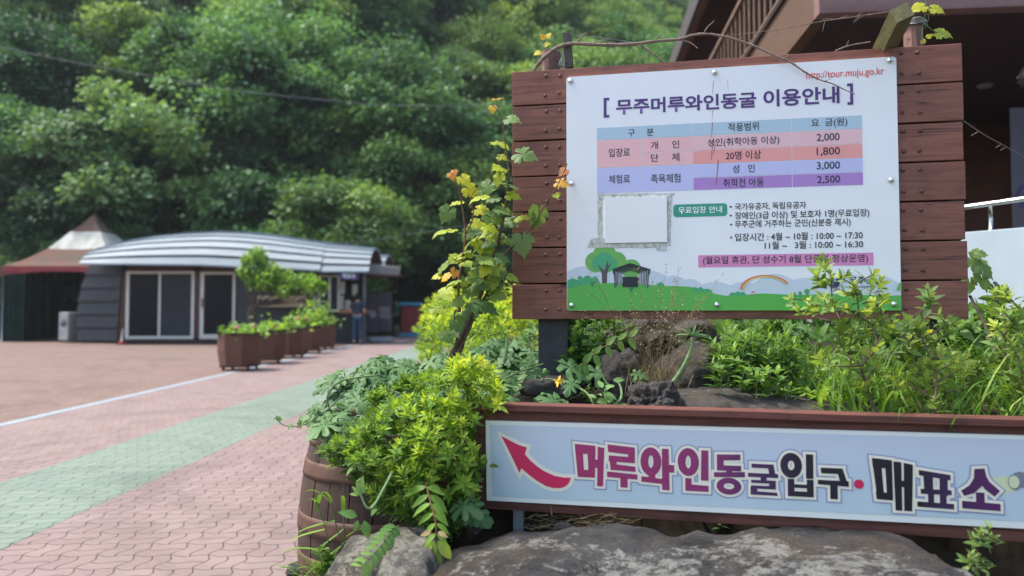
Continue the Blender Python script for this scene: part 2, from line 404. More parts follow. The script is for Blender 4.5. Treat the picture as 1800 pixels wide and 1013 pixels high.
for k in range(30):
    x = -29 + k*1.25 + rt.uniform(-.5,.5); cands.insert(0, (x, (37.5 if x > -8.8 else 32.2) + rt.uniform(-.3,1.2) + (1.2 if -17 < x < -4 else 0)))
used = [False]*len(PROTO)
print('TREES', len(cands))
for (x, y) in cands[:296]:
    k = rt.randrange(len(PROTO)); s = rt.uniform(.8, 1.22) * (1 + max(0, y-60)*.004) * (.52 if (x,y) in cands[:30] else 1)
    near = y < 42; edge_ = (x, y) in cands[:30]
    lab = ('broadleaf tree in the front row of the forest behind the shed and tent' if near else
           ('leafy tree high on the upper slope of the wooded hill' if y > 75 else 'leafy green tree in the middle of the wooded hillside'))
    if edge_: lab = 'small bushy tree at the foot of the wooded hill just behind the shed'
    if not used[k]: o = PROTO[k]; used[k] = True
    else: o = dup(PROTO[k])
    o.location = (x, y, hill_z(x, y) - .2); o.rotation_euler = (0, 0, rt.uniform(0, 6.28)); o.scale = (s, s, s*rt.uniform(.9,1.1))
    o['label'] = lab; o['group'] = 'small trees at the forest edge' if edge_ else 'front row forest trees' if near else ('upper slope forest trees' if y > 75 else 'mid slope forest trees')
# ---------------------------------------------------------------- lettering
def flat(name, c, rough=.4, spec=.4):
    b = NB(name); v = b.noise(b.obj(), 9, 5, .6)
    return b.base(b.mix(b.math('MULTIPLY', b.ramp(v, [(.45,(0,0,0)), (.75,(1,1,1))]), .10), c, tuple(x*.7 for x in c)), rough, spec)
def text_mesh(name, s, mat, parent, fr, tl, br, y, bold=0.0, sp=1.0, hw=None):
    cu = bpy.data.curves.new(name, 'FONT'); cu.body = s; cu.size = 1.0; cu.offset = bold; cu.resolution_u = 4; cu.space_character = sp; cu.fill_mode = 'FRONT'
    o = bpy.data.objects.new(name, cu); COL.objects.link(o)
    dg = bpy.context.evaluated_depsgraph_get(); dg.update()
    me = bpy.data.meshes.new_from_object(o.evaluated_get(dg)); bpy.data.objects.remove(o); bpy.data.curves.remove(cu)
    n = len(me.vertices); co = np.zeros(n*3); me.vertices.foreach_get('co', co); co = co.reshape(-1,3)
    lo, hi = co.min(0), co.max(0)
    x0, z1 = fr.loc(*tl, y); x1, z0 = fr.loc(*br, y)
    out = np.zeros_like(co)
    out[:,0] = x0 + (co[:,0]-lo[0])/(hi[0]-lo[0]+1e-9)*(x1-x0); out[:,2] = z0 + (co[:,1]-lo[1])/(hi[1]-lo[1]+1e-9)*(z1-z0); out[:,1] = y
    me.vertices.foreach_set('co', out.ravel()); me.update(); me.materials.clear(); me.materials.append(mat)
    o = bpy.data.objects.new(name, me); COL.objects.link(o); o.parent = parent
    return o
def offset_poly(P, d):
    n = len(P); A = sum(P[i][0]*P[(i+1)%n][1]-P[(i+1)%n][0]*P[i][1] for i in range(n)); sgn = 1 if A > 0 else -1
    out = []
    for i in range(n):
        a, b, c = Vector(P[i-1]), Vector(P[i]), Vector(P[(i+1)%n])
        e1 = (b-a).normalized(); e2 = (c-b).normalized()
        n1 = Vector((e1.y, -e1.x))*sgn; n2 = Vector((e2.y, -e2.x))*sgn
        m = (n1+n2); m = m.normalized() if m.length > 1e-6 else n1
        k = min(1/max(.35, m.dot(n1)), 1.9)
        out.append(tuple(b + m*d*k))
    return out
def pface(mb, P, y, mat=0):                    # a flat outline on the board, given as (x, z)
    from mathutils.geometry import tessellate_polygon
    V = [(x, y, z) for x, z in P]
    tr = tessellate_polygon([[Vector((x, z, 0)) for x, z in P]])
    mb.add(V, [list(t) for t in tr], mat)

# ---------------------------------------------------------------- the information board
A = at(900.5, 560, 2.862); B = at(1696, 560, 2.557)
F1 = Frame(A, B, 1.0)
sign = thing('information_sign', 'large brown plank notice board with white fee panel standing on dark posts', 'notice board', F1.o, F1.ang)
mb = MB(); W1 = F1.loc(1696, 300)[0]; zt = F1.loc(900.5, 127)[1]; zb = F1.loc(900.5, 564)[1]
ph = (zt-zb)/7; rb = random.Random(3)
cols_x = [F1.loc(960,300)[0], F1.loc(984,300)[0], F1.loc(1588,300)[0], F1.loc(1618,300)[0]]
bolts = []
for i in range(7):
    z1 = zt - i*ph; z0 = z1 - ph + .006
    e0, e1 = rb.uniform(-.002,.002), rb.uniform(-.003,.003)
    mb.box((W1/2+(e0+e1)/2, .017+rb.uniform(-.0015,.0015), (z0+z1)/2), (W1+e1-e0, .034, z1-z0), 0, bev=.0025, tint=(.72,.45,.62,.40,.55,.34,.58)[i])
    for cx in cols_x:
        for t in (.18,.70): bolts.append((cx+rb.uniform(-.003,.003), z1 - t*ph + rb.uniform(-.003,.003)))
mb.box((W1/2, .055, (zt+zb)/2), (W1*.96, .012, (zt-zb)*.97), 1)
for bx, bz in bolts:
    V=[]; n=10
    for rr_, yy in ((.0075,.0005), (.0072,-.003), (.0045,-.0052), (0.0005,-.0058)):
        V += [(bx+rr_*math.cos(6.283*k/n), yy, bz+rr_*math.sin(6.283*k/n)) for k in range(n)]
    mb.add(V, [[r_*n+k, r_*n+(k+1)%n, (r_+1)*n+(k+1)%n, (r_+1)*n+k] for r_ in range(3) for k in range(n)] + [[3*n+k for k in range(n)]], 2, smooth=True)
mb.build('board', [WOODRED, DARK, plain('painted_bolt', (.11,.045,.035), .5, .4, 0, .4, 60)], sign, local=True)
for px0, px1 in ((948,1000), (1592,1646)):
    xa, xb = F1.loc(px0, 600, .09)[0], F1.loc(px1, 600, .09)[0]
    m_ = MB(); m_.box(((xa+xb)/2, .11, .42), (xb-xa, .10, 1.06), 0, bev=.004)
    m_.build('post', BLACKST, sign, local=True)
# the white panel and its printing
YP = -.014
pt = [(995,137),(1576,98),(1584,546),(997,546)]
pl = [F1.loc(x, y, YP) for x, y in pt]
px0_, px1_ = (pl[0][0]+pl[3][0])/2, (pl[1][0]+pl[2][0])/2; pz1, pz0 = (pl[0][1]+pl[1][1])/2, (pl[2][1]+pl[3][1])/2
PANELW = flat('white_panel_paint', (.80,.82,.84), .32, .5)
mb = MB(); r_ = .012; poly = []
for cx, cz, a0 in ((px0_+r_,pz0+r_,180),(px1_-r_,pz0+r_,270),(px1_-r_,pz1-r_,0),(px0_+r_,pz1-r_,90)):
    for k in range(5): a=R(a0+k*22.5); poly.append((cx+r_*math.cos(a), cz+r_*math.sin(a)))
mb.prism(poly, YP, -.002)
panel = mb.build('panel', PANELW, sign, local=True)
mb = MB()
for x, y in ((1003,143),(1256,128),(1564,107),(1005,323),(1566,317),(1005,537),(1260,536),(1571,535)):
    bx, bz = F1.loc(x, y, YP); V=[]; n=12
    for rr2, yy in ((.0095,.0), (.0095,-.006), (.006,-.010), (.0005,-.0115)):
        V += [(bx+rr2*math.cos(6.283*k/n), YP+yy, bz+rr2*math.sin(6.283*k/n)) for k in range(n)]
    b1 = MB(); b1.add(V, [[q*n+k, q*n+(k+1)%n, (q+1)*n+(k+1)%n, (q+1)*n+k] for q in range(3) for k in range(n)] + [[3*n+k for k in range(n)]], 0, smooth=True)
    b1.build('bolt', SILVER, panel, local=True)
# fee table
tx = [F1.loc(x, 270, YP)[0] for x in (1049, 1126.5, 1218, 1392, 1516.5)]
zr = [F1.loc(1516, y, YP)[1] for y in (202.3,226,252.6,277.8,302.4,325.5)]
cellc = {'hdr': (.42,.56,.66), 'pk1': (.80,.46,.47), 'pk2': (.78,.33,.31), 'lav': (.50,.52,.78), 'pur': (.40,.22,.55), 'pkl': (.76,.48,.50)}
cm = {k: flat('print_'+k, v, .35) for k, v in cellc.items()}; ck = list(cm)
g = .0011; mb = MB(); YC = YP-.0008
def cell(c0, c1, r0, r1, k): pface(mb, [(tx[c0]+g, zr[r1]+g), (tx[c1]-g, zr[r1]+g), (tx[c1]-g, zr[r0]-g), (tx[c0]+g, zr[r0]-g)], YC, ck.index(k))
cell(0,2,0,1,'hdr'); cell(2,3,0,1,'hdr'); cell(3,4,0,1,'hdr')
cell(0,1,1,3,'pk1'); cell(1,2,1,2,'pk1'); cell(1,2,2,3,'pk1'); cell(2,3,1,2,'pkl'); cell(3,4,1,2,'pkl'); cell(2,3,2,3,'pk2'); cell(3,4,2,3,'pk2')
cell(0,1,3,5,'lav'); cell(1,2,3,5,'lav'); cell(2,3,3,4,'lav'); cell(3,4,3,4,'lav'); cell(2,3,4,5,'pur'); cell(3,4,4,5,'pur')
mb.build('fee_table', list(cm.values()), panel, local=True)
INK = flat('dark_ink', (.035,.035,.05), .4); PURP = flat('purple_ink', (.085,.04,.19), .4); REDINK = flat('red_ink', (.72,.10,.08), .4); WHITEINK = flat('white_ink', (.8,.82,.82), .4)
YT = YP-.0016
def T(s, tl, br, mat=INK, bold=.006, name='lettering'): return text_mesh(name, s, mat, panel, F1, tl, br, YT, bold)
T('[', (1061,172.5), (1071,206.5), PURP, .02); T(']', (1489,147), (1500,184), PURP, .02)
T('무주머루와인동굴', (1082.7,175), (1329.6,189), PURP, .026, 'title_lettering'); T('이용안내', (1341.7,158.5), (1476,181.5), PURP, .026, 'title_lettering')
T('http://tour.muju.go.kr', (1417,126), (1554.6,134.5), REDINK, .008)
for a in (('구     분', (1104,227.5), (1148.8,238.8)), ('적용범위', (1279.7,216.8), (1333.8,229)), ('요  금(원)', (1426,209.5), (1489.8,222.6)),
          ('입장료', (1070,261.5), (1107.5,275)), ('개     인', (1144,249), (1194,260.5)), ('단     체', (1144,271), (1194.3,283)),
          ('성인(취학아동 이상)', (1243.5,244.2), (1370,254.5)), ('2,000', (1435.4,235.4), (1476,248.6)), ('20명 이상', (1275.5,266.6), (1338,279)),
          ('1,800', (1435.4,260), (1476.7,273.6)), ('성   인', (1287.6,290), (1326.9,303)), ('3,000', (1435.4,285), (1476.7,298.6)),
          ('체험료', (1070,308), (1107.5,321.8)), ('족욕체험', (1144,306.6), (1196,320.7)), ('취학전 아동', (1271,314.6), (1342.7,327.4)), ('2,500', (1436.4,309.6), (1477,323))): T(*a, bold=.01)
for a in (('국가유공자, 독립유공자', (1291.7,357.6), (1417.5,367)), ('장애인(3급 이상) 및 보호자 1명(무료입장)', (1291.7,373), (1528.4,382.5)),
          ('무주군에 거주하는 군민(신분증 제시)', (1291.7,388.2), (1495.6,398.6)), ('입장시간 : 4월 ~ 10월 : 10:00 ~ 17:30', (1291.7,410.6), (1516.7,420)),
          ('11월 ~   3월 : 10:00 ~ 16:30', (1344,425), (1517.4,435.6))): T(*a, bold=.012)
T('(월요일 휴관, 단 성수기 8월 단풍철 정상운영)', (1235.6,451), (1526,463), INK, .01)
T('무료입장 안내', (1192.5,364), (1269.5,374), WHITEINK, .014)
T('무주군', (1493,487), (1536,499), INK, .02); T('MUJU COUNTY', (1493,502.5), (1536,507.5), INK, .02)
def L1(P, y=YP): return [F1.loc(a, b, y) for a, b in P]
def Z4(P): return L1([(980+x/2.903, 330+y/2.903) for x, y in P])
def circ(cx, cz, r, n=28, sx=1): return [(cx+r*sx*math.cos(6.2832*k/n), cz+r*math.sin(6.2832*k/n)) for k in range(n)]
mb = MB(); ks = [flat('print_green_pill', (.035,.30,.20), .35), flat('print_pink_bar', (.66,.24,.46), .35)]
a0 = F1.loc(1183.5,360,YP); a1 = F1.loc(1278.5,379.8,YP); r_=.012; poly=[]
for cx, cz, s0 in ((a0[0]+r_,a1[1]+r_,180),(a1[0]-r_,a1[1]+r_,270),(a1[0]-r_,a0[1]-r_,0),(a0[0]+r_,a0[1]-r_,90)):
    for k in range(6): an=R(s0+k*18); poly.append((cx+r_*math.cos(an), cz+r_*math.sin(an)))
pface(mb, poly, YC, 0)
a0 = F1.loc(1227.3,449,YP); a1 = F1.loc(1535.6,466.3,YP); pface(mb, [(a0[0],a1[1]),(a1[0],a1[1]),(a1[0],a0[1]),(a0[0],a0[1])], YC, 1)
ks.append(INK)
for q in ((884,98),(884,143),(886,189),(886,255)):
    c = Z4([q])[0]; pface(mb, circ(c[0], c[1], .0038, 14), YC, 2)
mb.build('printed_bars', ks, panel, local=True)
# printed landscape
lc = [('hill_green',(.10,.42,.075)), ('cloud_grey',(.55,.63,.70)), ('bush_green',(.06,.36,.16)), ('crown_green',(.15,.43,.10)), ('trunk_grey',(.09,.075,.075)), ('black',(.02,.022,.03)), ('navy',(.03,.035,.10)), ('red',(.55,.10,.06)), ('yellow',(.75,.50,.08)), ('orange',(.72,.26,.05)), ('sprout',(.02,.20,.12)), ('strip',(.62,.66,.72))]
lm = [flat('print_'+n_, c_, .35) for n_, c_ in lc]; li = {n_: i for i, (n_, c_) in enumerate(lc)}
mb = MB(); ly = [YC]
def ink(P, k): ly[0] -= .00006; pface(mb, P, ly[0], li[k])
def bumps(pts, base, n=10):                     # scalloped upper edge through (x, top) arcs
    out = []
    for (x0, y0, x1, y1, h) in pts:
        for k in range(n): t = k/n; out.append((x0+(x1-x0)*t, y0+(y1-y0)*t - h*math.sin(math.pi*t)))
    out.append((pts[-1][2], pts[-1][3])); return out + [(pts[-1][2], base), (pts[0][0], base)]
ink(Z4(bumps([(50,430,200,425,25),(200,425,420,430,30),(420,430,560,455,18),(560,455,650,470,14),(650,470,740,495,14),(740,495,880,500,18),(880,500,1000,490,14),(1000,490,1200,470,40),(1200,470,1400,480,16),(1400,480,1600,470,30),(1600,470,1752,500,30)], 560)), 'cloud_grey')
ink(Z4(bumps([(50,478,95,470,10),(95,470,130,462,16),(130,462,175,462,14),(175,462,222,500,26)], 530)), 'bush_green')
for x, y, r_ in ((240,345,60),(195,380,54),(300,378,52),(250,385,50),(376,415,50)):
    c = Z4([(x,y)])[0]; c2 = Z4([(x+r_,y)])[0]; ink(circ(c[0], c[1], c2[0]-c[0]), 'crown_green')
for x, y, r_ in ((240,372,43),(215,385,40),(272,390,33),(240,395,36)):
    c = Z4([(x,y)])[0]; c2 = Z4([(x+r_,y)])[0]; ink(circ(c[0], c[1], c2[0]-c[0]), 'bush_green')
ink(Z4([(228,500),(226,440),(205,388),(232,420),(240,422),(258,366),(260,400),(282,378),(262,412),(254,440),(252,500)]), 'trunk_grey')
ink(Z4([(505,520),(505,492),(530,480),(544,495),(540,520)]), 'bush_green')
hp = [(50,520),(90,506),(130,497),(190,490),(250,487),(310,486),(380,488),(450,494),(520,500),(570,502),(620,503),(660,505),(700,510),(740,522),(780,535),(820,546),(860,552),(910,551),(950,548),(1000,543),(1050,540),(1120,543),(1200,548),(1300,545),(1400,544),(1500,545),(1640,550),(1753,550),(1755,627),(50,627)]
ink(Z4(hp), 'hill_green')
for pts in ([(690,520,715,515,10),(715,515,745,518,9),(745,518,790,528,6)], [(875,545,905,538,6),(905,538,935,536,8),(935,536,962,545,8)]): ink(Z4(bumps(pts, pts[-1][3]+6)), 'bush_green')
for x, y, r_ in ((1210,540,6),(1238,538,9),(1272,530,13)):
    c = Z4([(x,y)])[0]; ink(circ(c[0], c[1], r_*.00072), 'bush_green'); ink(Z4([(x-1.5,y),(x+1.5,y),(x+1.5,y+22),(x-1.5,y+22)]), 'trunk_grey')
def stroke(P, wd, k):
    for (xa, ya), (xb, yb) in zip(P[:-1], P[1:]):
        d = Vector((xb-xa, yb-ya)); d.normalize(); nx_, ny_ = -d.y*wd/2, d.x*wd/2; ex, ey = d.x*wd*.4, d.y*wd*.4
        ink(Z4([(xa+nx_-ex,ya+ny_-ey),(xb+nx_+ex,yb+ny_+ey),(xb-nx_+ex,yb-ny_+ey),(xa-nx_-ex,ya-ny_-ey)]), k)
ink(Z4([(325,455),(418,455),(410,509),(333,509)]), 'black')
for k in range(7):
    t = k/7.5; f = lambda x, y: (x+(370-x)*t*.62, y+(456-y)*t*.62)
    stroke([f(287,515 if k else 440), f(283,418), f(370,388), f(472,418), f(468,515 if k else 440)], 5.2*(1-t*.55), 'black')
    if k: stroke([f(293,512), f(290,430)], 2.5, 'strip'); stroke([f(463,512), f(465,430)], 2.5, 'strip')
stroke([(355,392),(385,400)], 4, 'black'); stroke([(385,392),(355,400)], 4, 'black')
for cx, cy_ in ((180,492),(376,520)):
    stroke([(cx,cy_+16),(cx-2,cy_-8)], 3, 'sprout')
    for dx, dy in ((-10,-6),(9,-2),(-9,4),(10,-9)): ink(Z4([(cx,cy_+dy+4),(cx+dx*.6,cy_+dy-4),(cx+dx*1.3,cy_+dy),(cx+dx*.6,cy_+dy+4)]), 'sprout')
def arc_band(r0, r1, k):
    top = []; bot = []
    for q in range(25):
        a = math.pi*(1.0-.86*q/24) ; x = 1060 - 0; 
        top.append((1060+r1*128*math.cos(a)*1.0, 520-74*r1*math.sin(a))); bot.append((1060+r0*128*math.cos(a), 520-74*r0*math.sin(a)))
    ink(Z4(top + bot[::-1]), k)
arc_band(.955, 1.0, 'red'); arc_band(.915, .953, 'orange'); arc_band(.87, .913, 'yellow')
ink(Z4([(985,538),(997,528),(1010,538)]), 'red'); ink(Z4([(988,538),(1007,538),(1007,544),(988,544)]), 'strip')
c = Z4([(1410,487)])[0]; ink(circ(c[0], c[1], .0185), 'navy'); c2 = Z4([(1422,470)])[0]; ink(circ(c2[0], c2[1], .0095), 'strip'); ink(circ(c2[0]+.004, c2[1]-.004, .0075), 'navy')
ink(Z4(bumps([(1728,520,1753,480,10)], 525)), 'crown_green')
mb.build('printed_landscape', lm, panel, local=True)
# blank plate with the old tape round it, rust runs
TAPE = NB('peeling_tape'); v_ = TAPE.noise(TAPE.obj(), 60, 6, .7); TAPE = TAPE.base(TAPE.ramp(v_, [(.32,(.30,.31,.26)), (.47,(.46,.47,.41)), (.60,(.66,.68,.67))]), .8)
mb = MB(); rj = random.Random(4)
def rag(P, amp=2.2, n=9):
    out = []
    for i in range(len(P)):
        a, b_ = P[i], P[(i+1)%len(P)]
        for k in range(n): t = k/n; out.append((a[0]+(b_[0]-a[0])*t+rj.uniform(-amp,amp), a[1]+(b_[1]-a[1])*t+rj.uniform(-amp,amp)))
    return out
for i, P in enumerate(([(204,34),(600,28),(575,58),(208,62)], [(203,60),(230,60),(229,290),(208,285)], [(556,55),(584,50),(574,300),(558,296)], [(175,258),(240,262),(236,306),(150,306)], [(236,280),(556,280),(556,306),(236,306)], [(505,292),(556,292),(555,320),(505,319)])):
    pface(mb, Z4(rag(P)), YC-.0002*i-.0003)
mb.build('tape_residue', TAPE, panel, local=True)
pz = Z4([(241,56),(558,56),(558,279),(241,279)]); mb = MB()
mb.box(((pz[0][0]+pz[1][0])/2, YP-.004, (pz[0][1]+pz[2][1])/2), (pz[1][0]-pz[0][0], .008, pz[0][1]-pz[2][1]), bev=.0008)
mb.build('blank_plate', flat('blank_plate_white', (.80,.82,.81), .35), panel, local=True)
mb = MB()
def Z3(P): return L1([(980+x/2.903, 80+y/2.903) for x, y in P])
for P, wd in (([(797,180),(790,250)], 2.2), ([(866,175),(872,235)], 2), ([(792,330),(789,375)],2), ([(790,390),(786,470)],3), ([(792,480),(785,585)],4), ([(806,500),(796,555)],3), ([(820,585),(809,715)],5)):
    (xa,ya),(xb,yb) = P; pface(mb, Z3([(xa-wd/2,ya),(xa+wd/2,ya+3),(xb+wd/3,yb),(xb-wd/3,yb-2)]), YT-.0003)
mb.build('rust_runs', flat('rust_stain', (.36,.14,.09), .7), panel, local=True)

# ---------------------------------------------------------------- the long arrow board below
A2 = at(835, 800, 2.30); B2 = at(1800, 845, 1.95)
F2 = Frame(A2, B2, .66)
ar = thing('arrow_sign', 'long low direction board with red arrow and big coloured letters in wooden frame', 'direction sign', F2.o, F2.ang)
wz1 = F2.loc(836,716)[1]; wz0 = F2.loc(836,893)[1]; WX = 1.90
mb = MB(); hh = (wz1-wz0)
for i in range(2):
    z1 = wz1-.004 - i*hh/2; mb.box((WX/2, .022, z1-hh/4+.001), (WX, .036, hh/2-.003), 0, bev=.002)
mb.box((WX*.24, .012, wz1+.004), (WX*.48+.004, .075, .020), 0, bev=.002)
mb.box((WX*.74+.002, .013, wz1+.003), (WX*.52, .075, .020), 0, bev=.002)
mb.build('board', WOODRED2, ar, local=True)
for px_ in (911, 1560):
    xx = F2.loc(px_, 910, .05)[0]; m_ = MB(); m_.box((xx, .062, .10), (.032, .03, .46), 0, bev=.002); m_.build('post', GREYST, ar, local=True)
YQ = -.008
def P2(P, y=YQ): return [F2.loc(a, b, y) for a, b in P]
def q2(y0, y1, x0, x1, y2, y3):     # extend both edges to beyond the picture
    return None
def ext(pa, pb, X):                 # line through two local points, evaluated at local X
    t = (X-pa[0])/(pb[0]-pa[0]); return (X, pa[1]+(pb[1]-pa[1])*t)
XE = 1.86
tl, tr_ = P2([(853.6,739.4),(1800,765.8)]); bl, br_ = P2([(855.5,880),(1800,929.7)])
mb = MB(); mb.prism([bl, ext(bl,br_,XE), ext(tl,tr_,XE), tl], YQ, .004); pn = mb.build('panel', flat('cream_panel_edge', (.76,.79,.74), .4), ar, local=True)
tl, tr_ = P2([(860.5,746.7),(1800,772.8)]); bl, br_ = P2([(865.5,872.8),(1800,916.7)])
LB = NB('pale_blue_print'); gv = LB.n('ShaderNodeSeparateXYZ'); LB.l(LB.obj(), gv.inputs[0])
mr = LB.n('ShaderNodeMapRange'); LB.l(gv.outputs[2], mr.inputs[0]); mr.inputs[1].default_value = wz0; mr.inputs[2].default_value = wz1
LBc = LB.ramp(mr.outputs[0], [(.1,(.49,.61,.66)), (.5,(.51,.61,.68)), (.95,(.55,.60,.68))]); LB = LB.base(LBc, .3, .5)
mb = MB(); pface(mb, [bl, ext(bl,br_,XE-.008), ext(tl,tr_,XE-.008), tl], YQ-.0008); mb.build('blue_field', LB, pn, local=True)
GR = NB('letter_gradient'); gv = GR.n('ShaderNodeSeparateXYZ'); GR.l(GR.obj(), gv.inputs[0])
xs_ = [F2.loc(x, 830)[0] for x in (1010,1250,1310,1400,1600,1650,1757)]; mr = GR.n('ShaderNodeMapRange'); GR.l(gv.outputs[0], mr.inputs[0]); mr.inputs[1].default_value = xs_[0]; mr.inputs[2].default_value = xs_[-1]
tt = [(x-xs_[0])/(xs_[-1]-xs_[0]) for x in xs_]
GR = GR.base(GR.ramp(mr.outputs[0], [(tt[0],(.37,.035,.13)), (tt[1],(.25,.035,.14)), (tt[2],(.085,.030,.115)), (tt[3],(.018,.015,.030)), (tt[4],(.012,.012,.018)), (tt[5],(.040,.022,.065)), (1,(.10,.022,.115))]), .35, .5)
CREAM = flat('cream_outline', (.82,.77,.63), .4); HALO = flat('halo_print', (.30,.34,.50), .4)
lt_fill, lt_out, lt_halo = MB(), MB(), MB(); yo = [0]
def glyph(tl, br, bars, rings, m=.0072):
    (x0, z1), (x1, z0) = F2.loc(*tl, YQ), F2.loc(*br, YQ); wx, wzz = x1-x0, z1-z0
    cv = lambda p: (x0+p[0]*wx, z1-p[1]*wzz)
    for b_ in bars:
        P = [cv(p) for p in (b_ if len(b_) > 4 or isinstance(b_[0], tuple) else [(b_[0],b_[1]),(b_[2],b_[1]),(b_[2],b_[3]),(b_[0],b_[3])])]
        yo[0] -= .00002
        pface(lt_fill, P, YQ-.0030+yo[0]); pface(lt_out, offset_poly(P, m), YQ-.0020+yo[0]*.7); pface(lt_halo, offset_poly(P, m*1.5), YQ-.0013+yo[0]*.5)
    for (cx, cz_, rx, rz, ix, iz) in rings:
        n = 36; c = cv((cx, cz_)); yo[0] -= .00002
        for mbx, e, y in ((lt_fill, 0, YQ-.0030+yo[0]), (lt_out, m, YQ-.0020+yo[0]*.7), (lt_halo, m*1.5, YQ-.0013+yo[0]*.5)):
            o = [(c[0]+(rx*wx+e)*math.cos(6.2832*k/n), y, c[1]+(rz*wzz+e)*math.sin(6.2832*k/n)) for k in range(n)]
            ii = [(c[0]+max(.0008,ix*wx-e)*math.cos(6.2832*k/n), y, c[1]+max(.0008,iz*wzz-e)*math.sin(6.2832*k/n)) for k in range(n)]
            mbx.add(o+ii, [[k, (k+1)%n, n+(k+1)%n, n+k] for k in range(n)])
# each letter: bars (x0,y0,x1,y1 in its own box) or outlines, and rings
glyph((1010.6,780),(1062.8,855), [[(0,0),(.26,.02),(.32,.80),(.10,.80)], [(.0,0),(.70,.03),(.70,.24),(.02,.23)], [(.08,.62),(.68,.62),(.68,.80),(.10,.80)], [(.42,.03),(.70,.03),(.68,.80),(.47,.80)], (.66,.36,.84,.56), [(.78,.05),(1,.07),(.95,1),(.75,1)]], [])
glyph((1067,781),(1120.8,858), [[(.02,0),(.92,.05),(.92,.23),(.04,.18)], [(.70,.05),(.92,.05),(.92,.40),(.70,.38)], [(.06,.26),(.92,.28),(.92,.42),(.06,.40)], [(.08,.26),(.30,.26),(.34,.58),(.12,.58)], [(.10,.45),(.94,.50),(.94,.62),(.12,.60)], [(0,.64),(1,.68),(1,.80),(0,.77)], (.44,.72,.68,1)], [])
glyph((1125.8,785.5),(1185.5,862), [(.24,.55,.44,.82), [(.02,.70),(.66,.74),(.66,.86),(.02,.83)], [(.64,.02),(.84,.02),(.86,1),(.64,1)], (.80,.40,1.0,.58)], [(.31,.34,.31,.34,.075,.15)])
glyph((1191,787.5),(1246.7,864.5), [[(.76,.03),(.98,.03),(.98,.74),(.74,.74)], (.24,.70,.44,1), [(.24,.84),(.98,.86),(.98,1),(.26,1)]], [(.34,.32,.34,.33,.085,.15)])
glyph((1254.5,797),(1309.7,870), [[(.10,.02),(.86,0),(.86,.14),(.10,.17)], (.10,.08,.32,.42), [(.10,.29),(.88,.28),(.88,.42),(.10,.42)], (.40,.38,.60,.54), [(0,.47),(1,.43),(1,.56),(0,.59)]], [(.48,.80,.40,.21,.17,.075)])
glyph((1314.5,814.5),(1368,871.5), [(.12,.0,.86,.13), [(.66,.04),(.86,.04),(.92,.40),(.72,.40)], (0,.30,1,.43), (.42,.40,.62,.56), (.10,.52,.92,.62), (.70,.56,.92,.80), (.10,.70,.92,.80), (.08,.74,.30,.98), [(.08,.88),(.96,.90),(.98,1),(.08,1)]], [])
glyph((1371,795),(1430,874), [(.78,.02,1,.58), (.22,.60,.42,1), (.80,.60,1,1), (.24,.72,.98,.80), (.22,.88,1,1)], [(.33,.29,.33,.29,.10,.11)])
glyph((1436.7,821.5),(1492,878.5), [[(.10,0),(.82,0),(.80,.18),(.12,.18)], [(.62,.04),(.82,.04),(.94,.42),(.72,.42)], [(0,.40),(1,.40),(1,.58),(0,.54)], (.40,.48,.64,1)], [])
glyph((1532,804.7),(1605.6,898.5), [[(0,0),(.22,.01),(.29,.80),(.12,.80)], [(0,0),(.49,.03),(.49,.20),(.02,.18)], [(.08,.66),(.50,.67),(.50,.81),(.10,.80)], [(.32,.02),(.49,.03),(.50,.80),(.36,.80)], [(.53,.05),(.72,.06),(.72,1),(.56,1)], (.68,.42,.82,.54), [(.78,.07),(1,.10),(.96,1),(.77,1)]], [])
glyph((1610.5,825.5),(1676.4,895), [[(.06,0),(.92,.10),(.92,.24),(.06,.14)], [(.18,.05),(.44,.08),(.44,.62),(.20,.62)], [(.62,.10),(.84,.12),(.84,.66),(.62,.64)], (.10,.50,.94,.63), (.30,.60,.46,.90), (.62,.60,.80,.90), [(0,.84),(1,.86),(1,1),(0,.98)]], [])
glyph((1687.5,821.5),(1757.8,898), [[(.36,.02),(.62,0),(.66,.22),(.56,.40),(.34,.60),(.08,.68),(0,.56),(.22,.42),(.34,.24)], [(.44,.20),(.64,.16),(.74,.32),(1,.52),(.86,.66),(.62,.50),(.50,.36)], (.38,.58,.60,.90), [(.02,.80),(1,.83),(1,1),(.02,.98)]], [])
lt_halo.build('lettering_shade', HALO, pn, local=True); lt_out.build('lettering_outline', CREAM, pn, local=True); lt_fill.build('lettering', GR, pn, local=True)
def Z1(P): return [F2.loc(830+x/3.6, 700+y/3.6, YQ) for x, y in P]
arrow = Z1([(185,238),(240,268),(295,296),(347,312),(334,354),(365,390),(410,430),(460,463),(520,490),(580,502),(627,503),(612,538),(590,558),(560,568),(515,568),(470,556),(410,522),(355,480),(312,443),(300,472),(275,420),(245,355)])
mb = MB(); pface(mb, offset_poly(arrow, .0105), YQ-.0014, 1); pface(mb, arrow, YQ-.0024, 0)
APM = [flat('red_print', (.62,.025,.10), .35), CREAM, flat('beam_yellow', (.62,.68,.42), .4), flat('torch_grey', (.20,.22,.26), .4)]
mb.build('printed_arrow', APM, pn, local=True); mb = MB()
c = F2.loc(1509.5,851,YQ); pface(mb, circ(c[0], c[1], .0125), YQ-.0024, 0)
mb.build('printed_dot', APM, pn, local=True); mb = MB()
def Z2(P): return [F2.loc(1300+x/3.6, 720+y/3.6, YQ) for x, y in P]
pface(mb, Z2([(1588,432),(1706,418),(1752,512),(1640,550)]), YQ-.0011, 2)
c = Z2([(1742,458)])[0]; pface(mb, circ(c[0]+.012, c[1]+.006, .021), YQ-.0019, 3); pface(mb, circ(c[0], c[1], .0205, sx=.8), YQ-.0024, 3); pface(mb, circ(c[0]-.003, c[1], .0165, sx=.75), YQ-.0030, 2)
mb.build('printed_torch', APM, pn, local=True)
